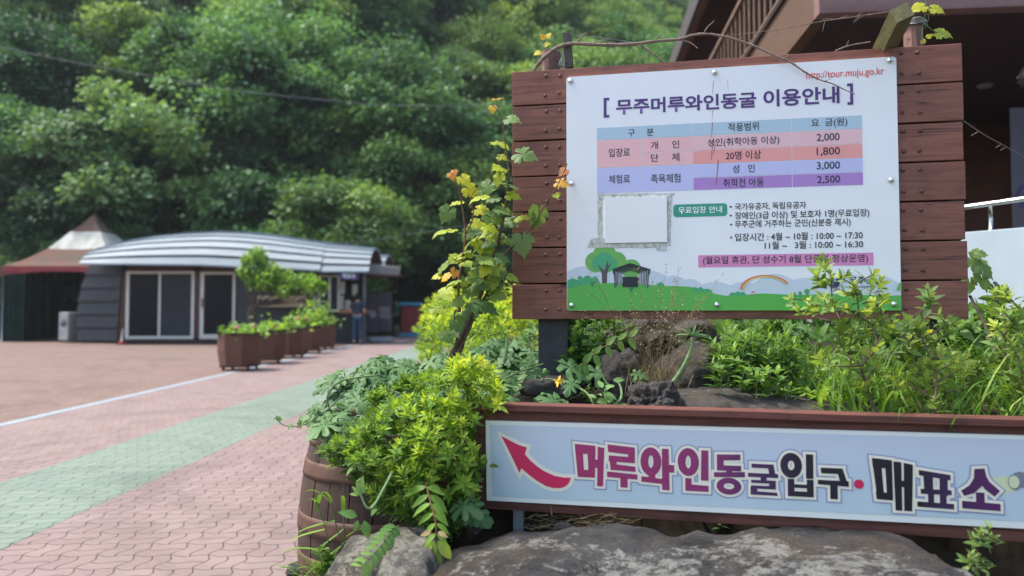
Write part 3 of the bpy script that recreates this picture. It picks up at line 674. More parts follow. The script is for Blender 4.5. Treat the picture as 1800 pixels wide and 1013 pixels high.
# ---------------------------------------------------------------- the raised bed of soil and its rocks
def sstep(a, b, t):
    t = max(0.0, min(1.0, (t-a)/(b-a))); return t*t*(3-2*t)
def bed_z(x, y):
    q = Vector((x, y, 0)) - F2.o; ly = q.dot(F2.n); lx = q.dot(F2.u)
    z = .52 + .47*sstep(.02, .16, ly) + .08*sstep(.2, .8, ly)
    if y > 3.2: z = z - .15*sstep(3.3, 5.5, y)*(1 - sstep(.2, 1.2, x))
    xl = -.62 if y < 2.4 else (-.62 + .42*sstep(2.4, 2.55, y) if y < 3.3 else -.20 - .72*sstep(3.3, 3.6, y) - .075*(y-3.6))
    m = sstep(xl-.06, xl+.22, x)
    if y > 3.3: z = z*sstep(xl, xl+1.1, x)**.8
    z = gz(y) - .02 + (z-gz(y))*m
    z *= sstep(1.2, 1.5, y)
    return z + .012*mnoise.noise(Vector((x*9, y*9, 0)))
mb = MB(); xs = np.concatenate([np.arange(-3.2,-1.2,.2), np.arange(-1.2,2.2,.05), np.arange(2.2,7.1,.3)]); ys = np.concatenate([np.arange(1.2,3.8,.05), np.arange(3.8,14,.3)])
nx = len(xs); mb.add([(x, y, bed_z(x, y)) for y in ys for x in xs], [[j*nx+i, j*nx+i+1, (j+1)*nx+i+1, (j+1)*nx+i] for j in range(len(ys)-1) for i in range(nx-1)], smooth=True)
tag(mb.build('planting_bed_ground', SOIL), kind='structure')

def rock_mat(name, base, dark, pale, pf=.55, sc=1.0, stretch=(1,1,2.2), ochre=(.20,.15,.10)):
    b = NB(name); v = b.obj(tuple(sc*q for q in stretch), (.25,.1,.3))
    big = b.noise(v, 5, 9, .7, .4); mid = b.noise(v, 20, 12, .82, .25); fine = b.noise(v, 130, 6, .8); och = b.noise(v, 3, 6, .6, .5)
    c = b.ramp(big, [(.34, dark), (.5, base), (.66, tuple(q*1.3 for q in base))])
    c = b.mix(b.math('MULTIPLY', b.ramp(och, [(.5,(0,0,0)), (.66,(1,1,1))]), .6), c, ochre)
    pm = b.math('ADD', mid, b.math('MULTIPLY', b.math('SUBTRACT', b.noise(v, 2.6, 5, .6, .6), .5), .85))
    c = b.mix(b.math('MULTIPLY', b.ramp(pm, [(pf,(0,0,0)), (pf+.055,(1,1,1))]), .9), c, pale)
    c = b.mix(b.math('MULTIPLY', b.ramp(fine, [(.40,(1,1,1)), (.55,(0,0,0))]), .6), c, dark)
    h = b.math('MULTIPLY_ADD', mid, 1.0, b.math('MULTIPLY', fine, .45)); b.bump(h, 1.0, .035)
    return b.base(c, .9, .2)
ROCKB = rock_mat('pale_lichened_rock', (.105,.100,.098), (.024,.023,.027), (.46,.45,.40), .53, 1.0, (1.0,1.2,1.5))
ROCKP = rock_mat('beige_lichened_rock', (.22,.205,.175), (.06,.055,.05), (.50,.47,.39), .49, 1.3, (1,1,1.3))
ROCKD = rock_mat('dark_brown_rock', (.17,.15,.138), (.055,.048,.045), (.38,.36,.33), .57, 2.0)
def rock(label, c, half, seed, mat, group=None, p=3.2, amp=.12, sub=5, rz=0, tilt=(0,0)):
    bm = bmesh.new(); bmesh.ops.create_icosphere(bm, subdivisions=sub, radius=1)
    V = []
    for v in bm.verts:
        q = v.co.copy(); k = (abs(q.x)**p + abs(q.y)**p + abs(q.z)**p)**(1/p); q = q/k
        w_ = Vector((q.x*half[0], q.y*half[1], q.z*half[2])); s_ = 1/max(half)
        n1 = mnoise.fractal(w_*s_*1.6 + Vector((seed*3.1, seed, 0)), .9, 2.1, 5); n2 = mnoise.fractal(w_*s_*6 + Vector((seed, 0, seed*2)), .8, 2.1, 4)
        crk = abs(mnoise.noise(w_*s_*2.1 + Vector((seed*7, 2, seed)))); 
        ridge = abs(mnoise.noise(w_*s_*3.2 + Vector((0, seed*5, 1))))
        w_ = w_*(1 + amp*n1 + amp*.22*n2 - amp*.6*ridge - amp*.9*max(0, .10-crk)/.10*.35)
        w_.z += tilt[0]*w_.x + tilt[1]*w_.y
        w_ = Matrix.Rotation(rz, 3, 'Z') @ w_
        V.append(Vector(c) + w_)
    bm.verts.index_update(); mb = MB(); mb.add(V, [[v.index for v in f.verts] for f in bm.faces], smooth=True); bm.free()
    return tag(mb.build('rock', mat, origin=(c[0], c[1], c[2]-half[2])), label, 'rock', group)
rock('wide flat pale rock under the long arrow board', (.46,1.75,.415), (.72,.52,.315), 3, ROCKB, p=4.5, amp=.13, sub=6, rz=-.14, tilt=(.03,.02))
rock('rounded pale boulder beside the wooden barrel', (-.335,1.99,.37), (.19,.27,.335), 8, ROCKP, p=3.4, amp=.10, sub=6, tilt=(.0,.05))
rock('thin grey rock slab wedged between the boulder and the flat rock', (-.185,1.80,.45), (.035,.16,.16), 5, ROCKD, sub=4)
rock('pointed brown rock behind the arrow board beside dry grass', (.39,2.66,1.05), (.085,.10,.125), 12, ROCKD, amp=.25, p=2.6)
rock('big rounded brown rock under the middle of the notice board', (.69,2.70,1.05), (.17,.13,.145), 15, ROCKD, amp=.16, p=2.8)
rock('long low brown rock just behind the arrow board', (.78,2.40,.985), (.38,.15,.070), 21, ROCKD, amp=.14, p=2.6, rz=-.2, sub=6, tilt=(-.06,.1))
rock('lumpy pitted rock at the left end of the low brown rock', (.455,2.36,1.02), (.085,.09,.078), 27, ROCKD, amp=.28, p=2.5, sub=6)
rock('dark rock in the shade under the notice board', (.66,3.25,1.12), (.24,.14,.20), 31, ROCKD, amp=.2)
rock('small grey rock at the foot of the dark sign post', (.14,2.62,1.055), (.11,.07,.04), 35, ROCKD, amp=.25, sub=4)
for i, (px, py, Y, r_, lb) in enumerate(((990,929,2.16,.022,'small pale pebble lying under the arrow board'), (836,932,2.16,.014,'tiny mossy pebble at the left corner of the arrow board'), (525,1004,3.6,.05,'bluish stone on the paving beside the barrel'))):
    c = at(px, py, Y); mb_ = rock(lb, (c.x, c.y, c.z), (r_*1.2, r_, r_*.8), 40+i, ROCKB, amp=.2, sub=3, p=2.4)

# ---------------------------------------------------------------- barrel
bc = (-.471, 2.85, gz(2.85)); BH = .935; NS = 24
def brad(t): return .252 + (.330-.252)*(1-((t-.5)/.5)**2)
barrel = thing('wooden_barrel', 'brown wooden barrel with rusty hoops standing at the edge of the paving', 'barrel', bc)
mb = MB(); rb = random.Random(9)
for k in range(NS):
    a0 = 2*math.pi*k/NS + .006; a1 = 2*math.pi*(k+1)/NS - .006; V = []; dr = rb.uniform(-.0015,.0015)
    for i in range(15):
        t = i/14
        for j in range(4):
            a = a0+(a1-a0)*j/3; r_ = brad(t)+dr; V.append((r_*math.cos(a), r_*math.sin(a), t*BH))
    for i in range(15):
        t = i/14
        for j in (0, 3): a = a0+(a1-a0)*j/3; r_ = brad(t)-.028; V.append((r_*math.cos(a), r_*math.sin(a), t*BH))
    Fc = [[i*4+j, i*4+j+1, i*4+j+5, i*4+j+4] for i in range(14) for j in range(3)]
    o = 60; Fc += [[i*4, i*4+4, o+(i+1)*2, o+i*2] for i in range(14)] + [[i*4+3, o+i*2+1, o+(i+1)*2+1, i*4+7] for i in range(14)] + [[o+i*2, o+(i+1)*2, o+(i+1)*2+1, o+i*2+1] for i in range(14)]
    Fc += [[14*4, 14*4+1, 14*4+2, 14*4+3, o+29, o+28]]
    mb.add(V, Fc, 0)
mb.lathe([(0.001,.90),(.15,.905),(.255,.90)], 24, mat=1)
mb.build('body', [BARREL, SOIL], barrel, local=True)
for z0, z1 in ((.80,.855), (.69,.745), (.50,.56), (.36,.42), (.19,.245), (.085,.135)):
    m_ = MB(); P = []
    for i in range(5): t = z0+(z1-z0)*i/4; P.append((brad(t/BH)+.0045, t))
    m_.lathe([(P[0][0]-.006, z0)]+P+[(P[-1][0]-.006, z1)], 64); m_.build('hoop', HOOP, barrel, local=True)

# ---------------------------------------------------------------- house on the right, its terrace wall and rail
C0 = Vector((2.7, 6.5, 0)); E1 = Vector((.0896,.996,0)); E2 = Vector((.996,-.0896,0)); HA = math.atan2(-.0896,.996)
house = thing('brown_house', 'big brown two storey house with slatted balcony behind the notice board', 'house', C0, HA)
TANW = plain('tan_plaster', (.115,.070,.050), .8, .2, 0, .12, 2); BEAM = wood('mauve_brown_beam', (.22,.125,.115), (.15,.085,.08), grain=(1.5,30,9), stain=.2)
HBROWN = plain('house_brown_wall', (.085,.042,.034), .8, .2, 0, .25, 2); SLAT = plain('slat_brown', (.16,.105,.08), .7, .3, 0, .3, 6)
CEIL = plain('dark_brown_soffit', (.050,.028,.030), .7, .25, 0, .2, 2); GLASSD = plain('dark_glass', (.008,.009,.011), .12, .5, 0, .3, 1)
EAVE = plain('grey_roof_edge', (.085,.078,.08), .6, .3, 0, .1, 3); RIM = plain('orange_brown_trim', (.13,.06,.038), .6, .3, 0, .15, 3)
def hb(name, mat, boxes, parent=None):                 # boxes (s0,s1,t0,t1,z0,z1) in the house's own axes
    m_ = MB()
    for (s0,s1,t0,t1,z0,z1) in boxes: m_.box(((s0+s1)/2,(t0+t1)/2,(z0+z1)/2),(s1-s0,t1-t0,z1-z0))
    return m_.build(name, mat, parent or house, local=True)
hb('balcony_wall', TANW, [(0,.12,.003,17,3.96,4.52)]); hb('balcony_cap', DARK, [(-.03,.14,.0,17,4.523,4.58)])
hb('front_beam', BEAM, [(-.003,11,-.14,0,3.955,4.9)])
hb('ceiling', CEIL, [(.123,11,.003,17,4.03,4.2)])
hb('upper_wall', HBROWN, [(1.5,1.7,.2,17,4.2,6.6), (1.7,11,.2,.4,4.2,6.6)])
hb('roof', CEIL, [(-.02,11.5,-.6,17.5,6.62,6.9)]); hb('eave_trim', EAVE, [(-.10,-.023,-.7,17.5,6.58,6.95)]); hb('gutter', RIM, [(-.018,.06,-.6,17.5,6.53,6.615)])
rl = hb('balcony_railing', SLAT, [(.035,.055,t,t+.05,4.585,5.40) for t in np.arange(.3,17,.26)] + [(.0,.10,.2,17,5.402,5.46), (.0,.10,.2,17,4.63,4.66)])
hb('ground_floor_wall', HBROWN, [(1.3,1.5,4.2,17,.2,4.03), (1.503,4.3,4.2,4.35,.2,4.03), (6.4,11,4.2,4.35,.2,4.03), (4.3,6.4,4.2,4.35,3.5,4.03), (10.8,11,.2,4.2,.2,4.03)])  # last box: unseen right end wall, added to keep the ground floor dark
d_ = hb('glass_door', GLASSD, [(4.30,6.4,4.30,4.33,1.35,3.5)])
hb('door_frame', plain('grey_door_frame', (.16,.16,.17), .5, .4, 0, .1, 5), [(x,x+.055,4.22,4.298,1.35,3.498) for x in (4.33,4.95,5.62,6.28)], d_)
lm_ = MB(); pz_ = at(1732,155,8.6) - C0; lm_.lathe([(.001,-.03),(.075,-.02),(.09,0)], 20, (pz_.dot(E2), pz_.dot(E1), 4.027)); lm_.build('ceiling_lamp', plain('lamp_cover', (.2,.2,.2), .5), house, local=True)
hb('terrace_floor', plain('terrace_concrete', (.20,.19,.18), .8, .2, 0, .2, 3), [(.4,11,-1.1,4.2,1.15,1.35)])
WA, WB = at(1655, 412, 5.10), at(1930, 389, 4.42)
FW = Frame(WA, WB, gz(5)); wl = (Vector((WB.x,WB.y,0))-Vector((WA.x,WA.y,0))).length
wt = F2 and FW.loc(1750, 404)[1]
parapet = thing('parapet_wall', 'pale blue grey rendered terrace wall right of the notice board', 'wall', FW.o, FW.ang)
m_ = MB(); m_.box((wl/2+.06, .09, wt/2), (wl-.12, .18, wt), bev=.006); m_.build('wall', plain('pale_blue_render', (.40,.47,.51), .75, .3, 0, .08, 2.5), parapet, local=True)
rail = thing('handrail', 'shiny steel handrail on short posts along the terrace wall', 'handrail', FW.world(0,.09,wt), FW.ang)
pr = [FW.loc(x, y, .09) for x, y in ((1640,373.5),(1697,364.5),(1800,350),(1930,332))]
m_ = MB(); m_.tube([(x, 0, z-wt) for x, z in pr], .0165, 14); m_.build('rail', CHROME, rail, local=True)
for px_ in (1742, 1872):
    x_, z_ = FW.loc(px_, 404, .09); m_ = MB(); zz = pr[1][1] + (pr[2][1]-pr[1][1])*(x_-pr[1][0])/(pr[2][0]-pr[1][0]) - wt
    m_.tube([(x_,0,.001),(x_,0,zz-.012)], .0135, 12); m_.lathe([(.033,.001),(.03,.008),(.014,.014)], 16, (x_,0,0)); m_.build('post', CHROME, rail, local=True)
bn_ = at(1775, 190, 7.0); bnr = thing('hanging_banner', 'grey lilac cloth banner in the dark doorway behind the handrail', 'banner', (bn_.x, 7.0, 1.4), HA)
m_ = MB(); m_.box((.55,0,.95),(1.1,.012,1.9)); m_.build('cloth', plain('lilac_cloth', (.085,.078,.092), .8, .2, 0, .1, 3), bnr, local=True)
m_ = MB()
for q in range(3): pface(m_, [(.12+q*.3+.09*math.cos(a)*k_, 1.05+.12*math.sin(a)*k_) for k_, a in [(1, R(40+x*28)) for x in range(11)] + [(.62, R(320-x*28)) for x in range(11)]], -.0075)
m_.build('printed_swirl', plain('purple_print', (.05,.03,.11), .7), bnr, local=True)

# ---------------------------------------------------------------- timber and dead branch at the top of the board
def sp(px, py, off=0.0):                       # a point over the board, off metres behind (+) or before (-) its face
    x, z = F1.loc(px, py, off); return F1.world(x, off, z)
def pole(px0, px1, pyt, off, label):
    a, b_ = sp(px0, pyt, off), sp(px1, pyt, off); c = (a+b_)/2; r_ = (b_-a).length/2
    m_ = MB(); n = 14; V = []
    for zz in (1.02, c.z-.002, c.z):
        for k in range(n):
            q = r_*(1 if zz < c.z else .93)*(1 + .06*math.cos(5*k)); V.append((c.x+q*math.cos(6.283*k/n), c.y+q*math.sin(6.283*k/n), zz))
    m_.add(V, [[i*n+k, i*n+(k+1)%n, (i+1)*n+(k+1)%n, (i+1)*n+k] for i in range(2) for k in range(n)]+[[2*n+k for k in range(n)]], smooth=False)
    return tag(m_.build('wooden_pole', WOODPOLE, origin=(c.x, c.y, 1.02)), label, 'post')
pole(951, 984, 92, .16, 'grooved brown pole behind the left end of the notice board')
pole(1588, 1622, 42, .16, 'grooved brown pole behind the right end of the notice board, wound with wire')
def timber(P0, P1, wd, th, mat, label):
    a, b_ = Vector(P0), Vector(P1); d = (b_-a); L_ = d.length; d.normalize(); u = F1.n.copy(); v = d.cross(u).normalized(); u = v.cross(d)
    V = [a + v*sx*wd/2 + u*sy*th/2 + d*e*L_ for e in (0,1) for sx, sy in ((-1,-1),(1,-1),(1,1),(-1,1))]
    m_ = MB(); m_.add(V, [[3,2,1,0],[4,5,6,7]]+[[i,(i+1)%4,4+(i+1)%4,4+i] for i in range(4)])
    return tag(m_.build('timber_piece', mat, origin=tuple(a)), label, 'timber')
timber(sp(1001,122,.05), sp(997,61,.05), .028, .05, WOODDARK, 'short dark upright timber end at the top left of the notice board')
timber(sp(1553,88,.06), sp(1586,22,-.20), .058, .05, WOODMOSS, 'mossy slanting timber at the top right of the notice board')
def bez(P, n=6):
    P = [Vector(p) for p in P]; out = []
    for i in range(len(P)-1):
        p0, p1, p2, p3 = P[max(i-1,0)], P[i], P[i+1], P[min(i+2,len(P)-1)]
        for k in range(n):
            t = k/n; out.append(.5*((2*p1)+(p2-p0)*t+(2*p0-5*p1+4*p2-p3)*t*t+(3*p1-p0-3*p2+p3)*t**3))
    return out + [P[-1]]
TWIG = plain('grey_brown_bark', (.20,.15,.125), .85, .2, 0, .45, 60); VINEST = plain('vine_stem_bark', (.085,.058,.042), .9, .2, 0, .5, 50)
def tw(m_, pts, r0, r1, off0=.0, off1=None, mat=0, n=7):
    off1 = off0 if off1 is None else off1; k = len(pts)
    P = bez([sp(x, y, off0+(off1-off0)*i/(k-1)) for i, (x, y) in enumerate(pts)])
    rr = [r0+(r1-r0)*i/(len(P)-1) for i in range(len(P))]; rr = [q*(1+.25*math.sin(i*2.3)*math.sin(i*.9)) for i, q in enumerate(rr)]
    m_.tube(P, rr, n, mat)
m_ = MB()
tw(m_, [(938,124),(952,106),(970,90),(990,80),(1012,77),(1060,79),(1110,78),(1150,73),(1195,69),(1215,63),(1238,60),(1275,65),(1320,79),(1360,97),(1390,110),(1415,127),(1440,140),(1462,147),(1483,157),(1503,166)], .0085, .0016, .03, -.05, n=9)
for pts, r0, r1, o in (([(1012,77),(1022,66),(1026,60),(1032,59)], .0035, .0012, .02), ([(1128,81),(1145,92),(1168,109)], .0045, .003, .03), ([(1150,73),(1158,64),(1163,60)], .003,.0015,0), ([(1195,69),(1210,74),(1218,78),(1226,85)],.0035,.0012,0), ([(1237,60),(1243,49),(1250,42),(1256,36)],.003,.0008,-.02), ([(1298,73),(1303,68),(1308,63)],.002,.0008,-.02), ([(1371,108),(1382,100),(1389,95)],.0022,.001,-.03), ([(1447,143),(1458,140),(1464,134)],.0018,.0006,-.045), ([(1041,80),(1048,73),(1056,74),(1066,69),(1076,67)],.002,.001,.0), ([(1066,79),(1072,70)],.0015,.0008,0), ([(1081,84),(1090,90),(1099,97)],.0012,.0006,0)):
    tw(m_, pts, r0, r1, o, o-.02, n=6)
tag(m_.build('dead_branch', TWIG, origin=tuple(sp(938,124,.03))), 'bare dead vine branch arching over the top edge of the white panel', 'branch')
m_ = MB(); tw(m_, [(1468,90),(1485,83),(1500,79),(1530,74)], .003, .0022, .02, n=6); tw(m_, [(1488,82),(1491,74),(1492,71)], .0016,.0008,.02, n=6)
tag(m_.build('dead_twig', TWIG, origin=tuple(sp(1468,90,.02))), 'short pale twig beside the mossy timber', 'twig')
WIRE = plain('grey_wire', (.24,.25,.27), .5, .5, .5, .3, 50)
m_ = MB(); tw(m_, [(1003,62),(1060,67),(1120,76)], .0009,.0009,.03)
tag(m_.build('wire', WIRE, origin=tuple(sp(1003,62,.03))), 'thin wire stretched from the dark timber end over the branch', 'wire')
m_ = MB(); tw(m_, [(1265,64),(1330,57),(1390,48),(1450,37),(1500,30),(1582,18)], .0012,.0016,-.06,-.16)
for x, y, dx, dy in ((1365,55,-8,14),(1362,52,5,8),(1450,38,-4,18),(1380,48,12,4),(1445,36,20,-2),(1515,27,-14,12),(1530,24,-30,16),(1508,28,9,-5),(1478,32,14,-3),(1424,42,-7,2)):
    tw(m_, [(x,y),(x+dx*.5,y+dy*.5-2),(x+dx,y+dy)], .0014,.0006,-.12, n=5)
tag(m_.build('barbed_wire', TWIG, origin=tuple(sp(1265,64,-.06))), 'wire twined with dry tendrils running to the mossy timber', 'wire')
def coil(m_, px, py, rx, rz, off, turns, r_):
    c = sp(px, py, off); P = [c + F1.u*math.cos(6.283*t/14)*rx*(1+.1*math.sin(t)) + F1.n*math.sin(6.283*t/14)*rx + Vector((0,0,rz*(t/(14*turns)-.5)+.003*math.sin(t*1.7))) for t in range(14*turns+1)]
    m_.tube(P, r_, 6)
m_ = MB(); coil(m_, 1606, 44, .040, .022, .16, 4, .0038); tag(m_.build('tie_wire', WIRE, origin=tuple(sp(1606,44,.16))), 'grey wire wound round the top of the right pole', 'wire')
m_ = MB(); tw(m_, [(990,88),(989,100),(984,108),(983,116),(990,119),(996,113),(988,110),(985,118)], .0022,.0022,.03); coil(m_, 989, 113, .014, .02, .03, 3, .0018); tag(m_.build('tie_wire', WIRE, origin=tuple(sp(990,113,.03))), 'loop of grey wire tying the dark upright timber', 'wire')
m_ = MB(); P = bez([sp(1694,213,.05), at(1735,240,3.2), at(1775,262,3.9), at(1835,300,4.6)]); m_.tube(P, .0022, 6)
for i in (5, 11, 12): q = P[i]; m_.tube([q, q+Vector((-.02,0,.01)), q+Vector((-.05,0,-.008))], .0016, 5)
tag(m_.build('wire', TWIG, origin=tuple(P[0])), 'thin stem hanging between the notice board edge and the house doorway', 'stem')
# ---------------------------------------------------------------- shed, kiosk, tent and planters across the plaza
ROOFM = NB('grey_blue_roof_metal'); v_ = ROOFM.noise(ROOFM.obj((.4,3,3)), 2, 4); ROOFM = ROOFM.base(ROOFM.ramp(v_, [(.3,(.165,.205,.235)), (.7,(.24,.28,.31))]), .62, .3, 0)
CLAD = plain('charcoal_cladding', (.030,.033,.040), .55, .4, .1, .15, 3); FRAMEW = plain('white_window_frame', (.55,.54,.50), .5, .4, 0, .06, 6)
GLASSB = plain('dim_window_glass', (.006,.008,.014), .2, .12, 0, .4, .8); GLASSG = plain('screened_window_glass', (.026,.029,.036), .4, .15, 0, .2, 1)
YS = 26.3; gs = gz(YS)
shed = thing('barrel_roofed_shed', 'long low shed with rounded grey metal roof and white sliding doors', 'shed', (-12, YS, gs))
def X(px, Y=YS): return (px-900)/F*Y
def Zp(py, Y=YS): return at(900, py, Y).z
# vaulted roof with stepped bands
def vault(x_of, prof_h, xs, y0, y1, zf, nb, thick=.06):
    V = []; A0 = R(24); ang = [math.pi - A0 - (math.pi-2*A0)*k/nb for k in range(nb+1)]; rows = []
    for k in range(nb):
        rows += [(ang[k]-.002, .05), (ang[k+1]+.002, .0)]
    m = len(rows)
    for x in xs:
        h, yA, yB, ze = prof_h(x)
        for a, e in rows:
            cx = math.cos(a)/math.cos(A0); V.append((x, (yA+yB)/2 + cx*(yB-yA)/2 + math.cos(a)*e, ze + (math.sin(a)-math.sin(A0))/(1-math.sin(A0))*h + math.sin(a)*e))
    mb = MB(); Fc = [[i*m+k, (i+1)*m+k, (i+1)*m+k+1, i*m+k+1] for i in range(len(xs)-1) for k in range(m-1)]
    mb.add(V, Fc, 0, smooth=False)
    V2 = [(x, y, z-thick) for x, y, z in V]; mb.add(V2, [f[::-1] for f in Fc], 1)
    n0 = 0; e = (len(xs)-1)*m
    for b0 in (0, e):
        mb.add([V[b0+k] for k in range(m)]+[V2[b0+k] for k in range(m)], [[k, k+1, m+k+1, m+k] for k in range(m-1)], 0)
    for k in (0, m-1):
        mb.add([V[i*m+k] for i in range(len(xs))]+[V2[i*m+k] for i in range(len(xs))], [[i, i+1, len(xs)+i+1, len(xs)+i] for i in range(len(xs)-1)], 0)
    return mb
def interp(x, pts):
    for (a, b_), (c, d) in zip(pts[:-1], pts[1:]):
        if a <= x <= c: return b_+(d-b_)*(x-a)/(c-a)
    return pts[0][1] if x < pts[0][0] else pts[-1][1]
xl, xr = X(138, 25.6), X(562, 25.6)
HP = [(X(q,27.4), (558-p)/F*27.4) for q, p in ((130,456),(165,447),(200,434),(240,424),(280,417),(335,412),(390,409.5),(440,411),(490,416),(540,424),(580,430))]
EZ = [(X(140,25.6), Zp(464,25.6)), (X(350,25.6), Zp(466,25.6)), (X(562,25.6), Zp(476,25.6))]
def ph1(x):
    ze = interp(x, EZ); return (max(.18, interp(x, HP)+H-ze), 25.6, 29.0, ze)
vault(None, ph1, np.linspace(xl, xr, 30), 0, 0, 0, 13).build('roof', [ROOFM, DARK], shed)
def ph2(x): return (max(.2, interp(x, [(X(555,27),(558-428)/F*27.2),(X(680,27),(558-440)/F*27.2)])+H-Zp(478,25.7)), 25.65, 28.6, Zp(478,25.7))
vault(None, ph2, np.linspace(X(557,25.65), X(648,25.65), 6), 0, 0, 0, 13).build('roof_extension', [ROOFM, plain('brown_soffit', (.10,.05,.04), .7)], shed)
def ph3(x): return (.62, 28.4, 30.8, Zp(474,28.6))
vault(None, ph3, np.linspace(X(640,28.5), X(676,28.5), 4), 0, 0, 0, 7).build('rear_roof', [ROOFM, plain('brown_soffit_inside', (.11,.05,.035), .7)], shed)
# curved cladding at the left end, walls, deck
mb = MB(); n = 30; V = []
for j in range(n+1):
    t = j/n; py = 463+(603-463)*t; e = .05*((t*6) % 1.0)
    xo = interp(t, [(0,152),(.12,145),(.3,137),(.5,132),(.75,130.5),(1,134)]); xi = 213-7*t
    V += [(X(xo)-e, YS+1.6, Zp(py)), (X(xo)-e*.6, YS+.2-e, Zp(py)), (X(xi), YS+.02-e, Zp(py)), (X(xi), YS+.3, Zp(py))]
mb.add(V, [[j*4+k, j*4+k+1, j*4+k+5, j*4+k+4] for j in range(n) for k in range(3)])
mb.build('cladding', CLAD, shed)
BRW = wood('shed_brown_boards', (.085,.035,.028), (.04,.018,.015), grain=(30,30,2))
def sb(name, mat, rects, Yf=YS, th=.1, parent=None):    # upright boxes from pixel rectangles on the front wall
    m_ = MB()
    for (x0,y0,x1,y1) in rects: m_.box(((X(x0,Yf)+X(x1,Yf))/2, Yf+th/2, (Zp(y0,Yf)+Zp(y1,Yf))/2), (X(x1,Yf)-X(x0,Yf), th, Zp(y0,Yf)-Zp(y1,Yf)))
    o = m_.build(name, mat, None, origin=shed.location); o.parent = parent or shed; o.location = (0,0,0); return o
sb('front_wall', BRW, [(205,464,222,604),(341,466,351.5,604),(205,463,414,476),(222,595,560,605)], YS+.05)
sb('deck', DARK, [(205,598,414,606.5)], YS-.5, .5)
dr = sb('sliding_door', FRAMEW, [(221,477,226.5,596),(336,477,341,596),(226.5,477,336,481.5),(226.5,591,336,596),(278,481.5,282,591)], YS, .08)
sb('pane', GLASSB, [(226.5,481.5,278,591)], YS+.03, .02, dr); sb('pane', GLASSG, [(282,481.5,336,591)], YS+.035, .02, dr)
dr = sb('glazed_door', FRAMEW, [(351.5,478,358,596),(408.5,478,413,596),(358,478,408.5,482.5),(358,588,408.5,596)], YS, .08)
sb('pane', GLASSB, [(358,482.5,408.5,588)], YS+.03, .02, dr); sb('handle', DARK, [(354,524,356.5,540)], YS-.03, .03, dr)
sb('grey_wall', CLAD, [(413,466,560,598)], YS+.06)
KGREY = plain('corrugated_grey', (.12,.13,.145), .5, .5, .3, .15, 3)
mb = MB(); x0, x1 = X(578), X(644); nn = 60
mb.add([(x0+(x1-x0)*i/nn, YS-.25+.025*math.cos(i*math.pi), z) for i in range(nn+1) for z in (Zp(602), Zp(552))], [[2*i, 2*i+2, 2*i+3, 2*i+1] for i in range(nn)]); mb.build('counter_front', KGREY, shed)
sb('counter', plain('counter_wood', (.22,.095,.05), .5), [(596,545,646,551)], YS-.45, .5)
sb('kiosk_window', FRAMEW, [(560,484,563,548),(577,484,581,548),(593,484,596,548),(563,484,593,487),(563,545,593,548)], YS-.1, .08)
sb('window_glass', GLASSG, [(563,487,593,545)], YS-.04, .02)
sb('kiosk_wall', plain('kiosk_dark_inside', (.035,.026,.024), .8), [(596,474,644,546)], YS+.9, .1)
sb('kiosk_post', KGREY, [(638,474,642.5,603)], YS-.3, .1)
PAPER = plain('pale_paper', (.36,.35,.31), .8, .3, 0, .3, 4)
for q_ in ((594,495,606,517),(597,520,604,544),(619,500,628,520),(549,520,556,545),(607,528,616,545)): sb('poster', PAPER, [q_], YS-.12, .02)
AW = MB(); a_ = at(645,463,26.0); b_ = at(704,472,27.0); nn = 40
for z0, z1, dy in ((Zp(463,26),Zp(482,26),0),): AW.add([(a_.x+(b_.x-a_.x)*i/nn, a_.y+(b_.y-a_.y)*i/nn+.03*math.cos(i*math.pi)-(.25 if k else 0), (at(0,463+6*i/nn,26+i/nn).z if not k else at(0,482+2*i/nn,26+i/nn).z)) for i in range(nn+1) for k in (1,0)], [[2*i,2*i+2,2*i+3,2*i+1] for i in range(nn)])
AW.build('awning', plain('awning_grey', (.23,.22,.21), .6, .4, .2, .15, 4), shed)
AW = MB(); AW.box(((a_.x+b_.x)/2, 26.6, Zp(485,26.4)), ((b_.x-a_.x)+.1, .9, .05), rz=math.atan2(1, b_.x-a_.x)); AW.build('awning_trim', BRW, shed)
ps = thing('kiosk_sign', 'small purple ticket sign with white letters hanging at the kiosk', 'sign', at(613,492,25.7))
mb = MB(); c = at(613.5,485,25.7); mb.box(tuple(c), (.66,.05,.27), bev=.01); mb.build('board', plain('purple_sign', (.055,.035,.15), .5), ps)
FK = Frame(at(590,485,25.7), at(640,485,25.7), 0); o = text_mesh('lettering', '매표소', WHITEINK, ps, FK, (602,480), (625,489.5), -.03, .02)
for v in o.data.vertices: v.co = FK.world(v.co.x, v.co.y, v.co.z) - ps.location
mbd = thing('menu_board', 'long cream menu board with dark letters on the shed wall behind the small tree', 'menu board', at(497,540,26.1))
mb = MB(); c = at(496,530,26.1); mb.box(tuple(c), (1.76,.05,.40), bev=.01); mb.build('board', plain('cream_board', (.40,.33,.22), .6, .3, 0, .1, 3), mbd)
mb = MB(); rb = random.Random(2)
for k in range(11):
    px = 459+k*7 + (6 if k > 6 else 0); cc = at(px, 529.5, 26.06)
    for q in range(3): mb.box((cc.x+rb.uniform(-.05,.05), cc.y-.0+.0001*q, cc.z+rb.uniform(-.05,.05)), (rb.choice((.02,.10)), .012, rb.choice((.02,.10))))
mb.build('lettering', DARK, mbd)
